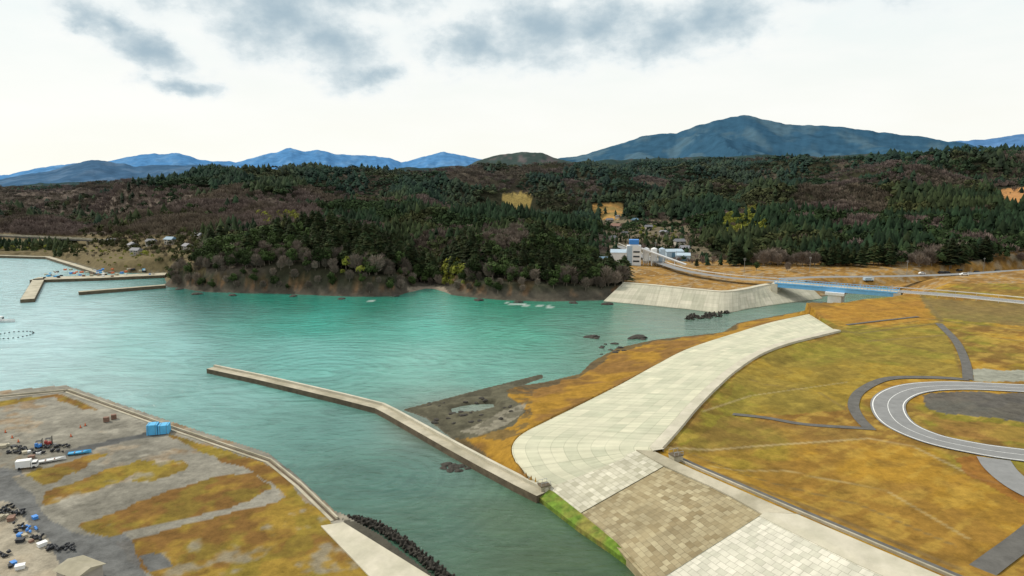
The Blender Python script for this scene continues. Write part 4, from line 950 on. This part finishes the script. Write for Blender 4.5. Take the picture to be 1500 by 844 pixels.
sc=t.a('ShaderNodeVectorMath',operation='SCALE');t.k(sk.outputs[0],sc.inputs[0]);sc.inputs['Scale'].default_value=.1
tc=t.a('ShaderNodeTexCoord');sx=t.a('ShaderNodeSeparateXYZ');t.k(tc.outputs['Generated'],sx.inputs[0])
at=t.a('ShaderNodeMath',operation='ARCTAN2');t.k(sx.outputs[0],at.inputs[0]);t.k(sx.outputs[1],at.inputs[1])
asn=t.a('ShaderNodeMath',operation='ARCSINE');t.k(sx.outputs[2],asn.inputs[0])
cb=t.a('ShaderNodeCombineXYZ');t.k(at.outputs[0],cb.inputs[0]);t.k(asn.outputs[0],cb.inputs[1])
mpn=t.a('ShaderNodeMapping');mpn.inputs['Scale'].default_value=(1,1.5,1);t.k(cb.outputs[0],mpn.inputs[0])
nv=t.a('ShaderNodeTexNoise',i_Scale=12,i_Detail=9,i_Roughness=.62);t.k(mpn.outputs[0],nv.inputs['Vector'])
sub=t.a('ShaderNodeVectorMath',operation='MULTIPLY_ADD');t.k(nv.outputs['Color'],sub.inputs[0]);sub.inputs[1].default_value=(.12,.07,0);t.k(cb.outputs[0],sub.inputs[2])
prev=None
for (x_,y_,sx_,sy_,ro) in [(150,35,55,26,-.5),(215,70,60,24,-.3),(262,122,50,13,0),(400,20,100,55,-.2),(480,60,90,46,-.35),(545,102,50,22,.1),(690,60,70,34,.1),(790,45,95,52,.1),(880,30,80,38,0),(960,45,75,42,0),(1050,25,80,42,.1),(380,-40,260,50,0),(1350,-70,220,50,0)]:
    u_=(x_-750)/F;v__=(422-y_)/F;dy=CP+v__*SP;dz=-SP+v__*CP
    a_=math.atan2(u_,dy)+.06;e_=math.atan(dz/math.hypot(u_,dy))+.035
    mp_=t.a('ShaderNodeMapping',vector_type='TEXTURE');mp_.inputs['Location'].default_value=(a_,e_,0);mp_.inputs['Rotation'].default_value=(0,0,ro);mp_.inputs['Scale'].default_value=(sx_/F,sy_/F,1)
    t.k(sub.outputs[0],mp_.inputs[0]);ln=t.a('ShaderNodeVectorMath',operation='LENGTH');t.k(mp_.outputs[0],ln.inputs[0])
    r_=t.a('ShaderNodeMapRange');r_.inputs['From Min'].default_value=2.1;r_.inputs['From Max'].default_value=.0;t.k(ln.outputs['Value'],r_.inputs['Value'])
    if prev is None:prev=r_.outputs[0]
    else:
        mx=t.a('ShaderNodeMath',operation='SMOOTH_MAX');mx.inputs[2].default_value=.15;t.k(prev,mx.inputs[0]);t.k(r_.outputs[0],mx.inputs[1]);prev=mx.outputs[0]
nb=t.a('ShaderNodeTexNoise',i_Scale=18,i_Detail=9,i_Roughness=.58);t.k(mpn.outputs[0],nb.inputs['Vector'])
nm=t.a('ShaderNodeMath',operation='MULTIPLY_ADD');t.k(nb.outputs['Fac'],nm.inputs[0]);nm.inputs[1].default_value=.85;nm.inputs[2].default_value=-.5
ad=t.a('ShaderNodeMath',operation='ADD');t.k(nm.outputs[0],ad.inputs[0]);t.k(prev,ad.inputs[1])
den_=t.a('ShaderNodeMapRange',interpolation_type='SMOOTHSTEP');den_.inputs['From Min'].default_value=.08;den_.inputs['From Max'].default_value=1.05;t.k(ad.outputs[0],den_.inputs['Value'])
rp_=t.a('ShaderNodeValToRGB');t.k(sx.outputs[2],rp_.inputs[0]);cr=rp_.color_ramp
cr.elements[0].position=0;cr.elements[0].color=(1.0,1.0,.91,1);cr.elements[1].position=1;cr.elements[1].color=(.84,.88,.92,1)
for p_,c_ in((.08,(1.0,1.0,.94,1)),(.22,(.90,.97,.96,1)),(.45,(.86,.93,.96,1))):
    q=cr.elements.new(p_);q.color=c_
nw=t.a('ShaderNodeTexNoise',i_Scale=5,i_Detail=5);mpw=t.a('ShaderNodeMapping');mpw.inputs['Scale'].default_value=(1,3.5,1);t.k(cb.outputs[0],mpw.inputs[0]);t.k(mpw.outputs[0],nw.inputs['Vector'])
rw=t.a('ShaderNodeMapRange');rw.inputs['From Min'].default_value=.4;rw.inputs['From Max'].default_value=.65;rw.inputs['To Max'].default_value=.7;t.k(nw.outputs['Fac'],rw.inputs['Value'])
mw=t.a('ShaderNodeMix',data_type='RGBA');t.k(rw.outputs[0],mw.inputs[0]);t.k(rp_.outputs[0],mw.inputs[6]);mw.inputs[7].default_value=(1.03,1.03,.99,1)
m1=t.a('ShaderNodeMix',data_type='RGBA');m1.inputs[0].default_value=.95;t.k(sc.outputs[0],m1.inputs[6]);t.k(mw.outputs[2],m1.inputs[7])
cc_=t.a('ShaderNodeValToRGB');t.k(den_.outputs[0],cc_.inputs[0]);cr=cc_.color_ramp
cr.elements[0].position=0;cr.elements[0].color=(1,1,.98,1);cr.elements[1].position=1;cr.elements[1].color=(.40,.52,.60,1)
q=cr.elements.new(.35);q.color=(.84,.90,.91,1)
q=cr.elements.new(.7);q.color=(.58,.68,.73,1)
m2=t.a('ShaderNodeMix',data_type='RGBA');dm=t.a('ShaderNodeMapRange');dm.inputs['From Max'].default_value=.4;t.k(den_.outputs[0],dm.inputs['Value']);t.k(dm.outputs[0],m2.inputs[0]);t.k(m1.outputs[2],m2.inputs[6]);t.k(cc_.outputs[0],m2.inputs[7])
t.k(m2.outputs[2],bg.inputs[0]);bg.inputs[1].default_value=1.0
scene.view_settings.view_transform='Standard';scene.view_settings.look='None';scene.view_settings.exposure=0
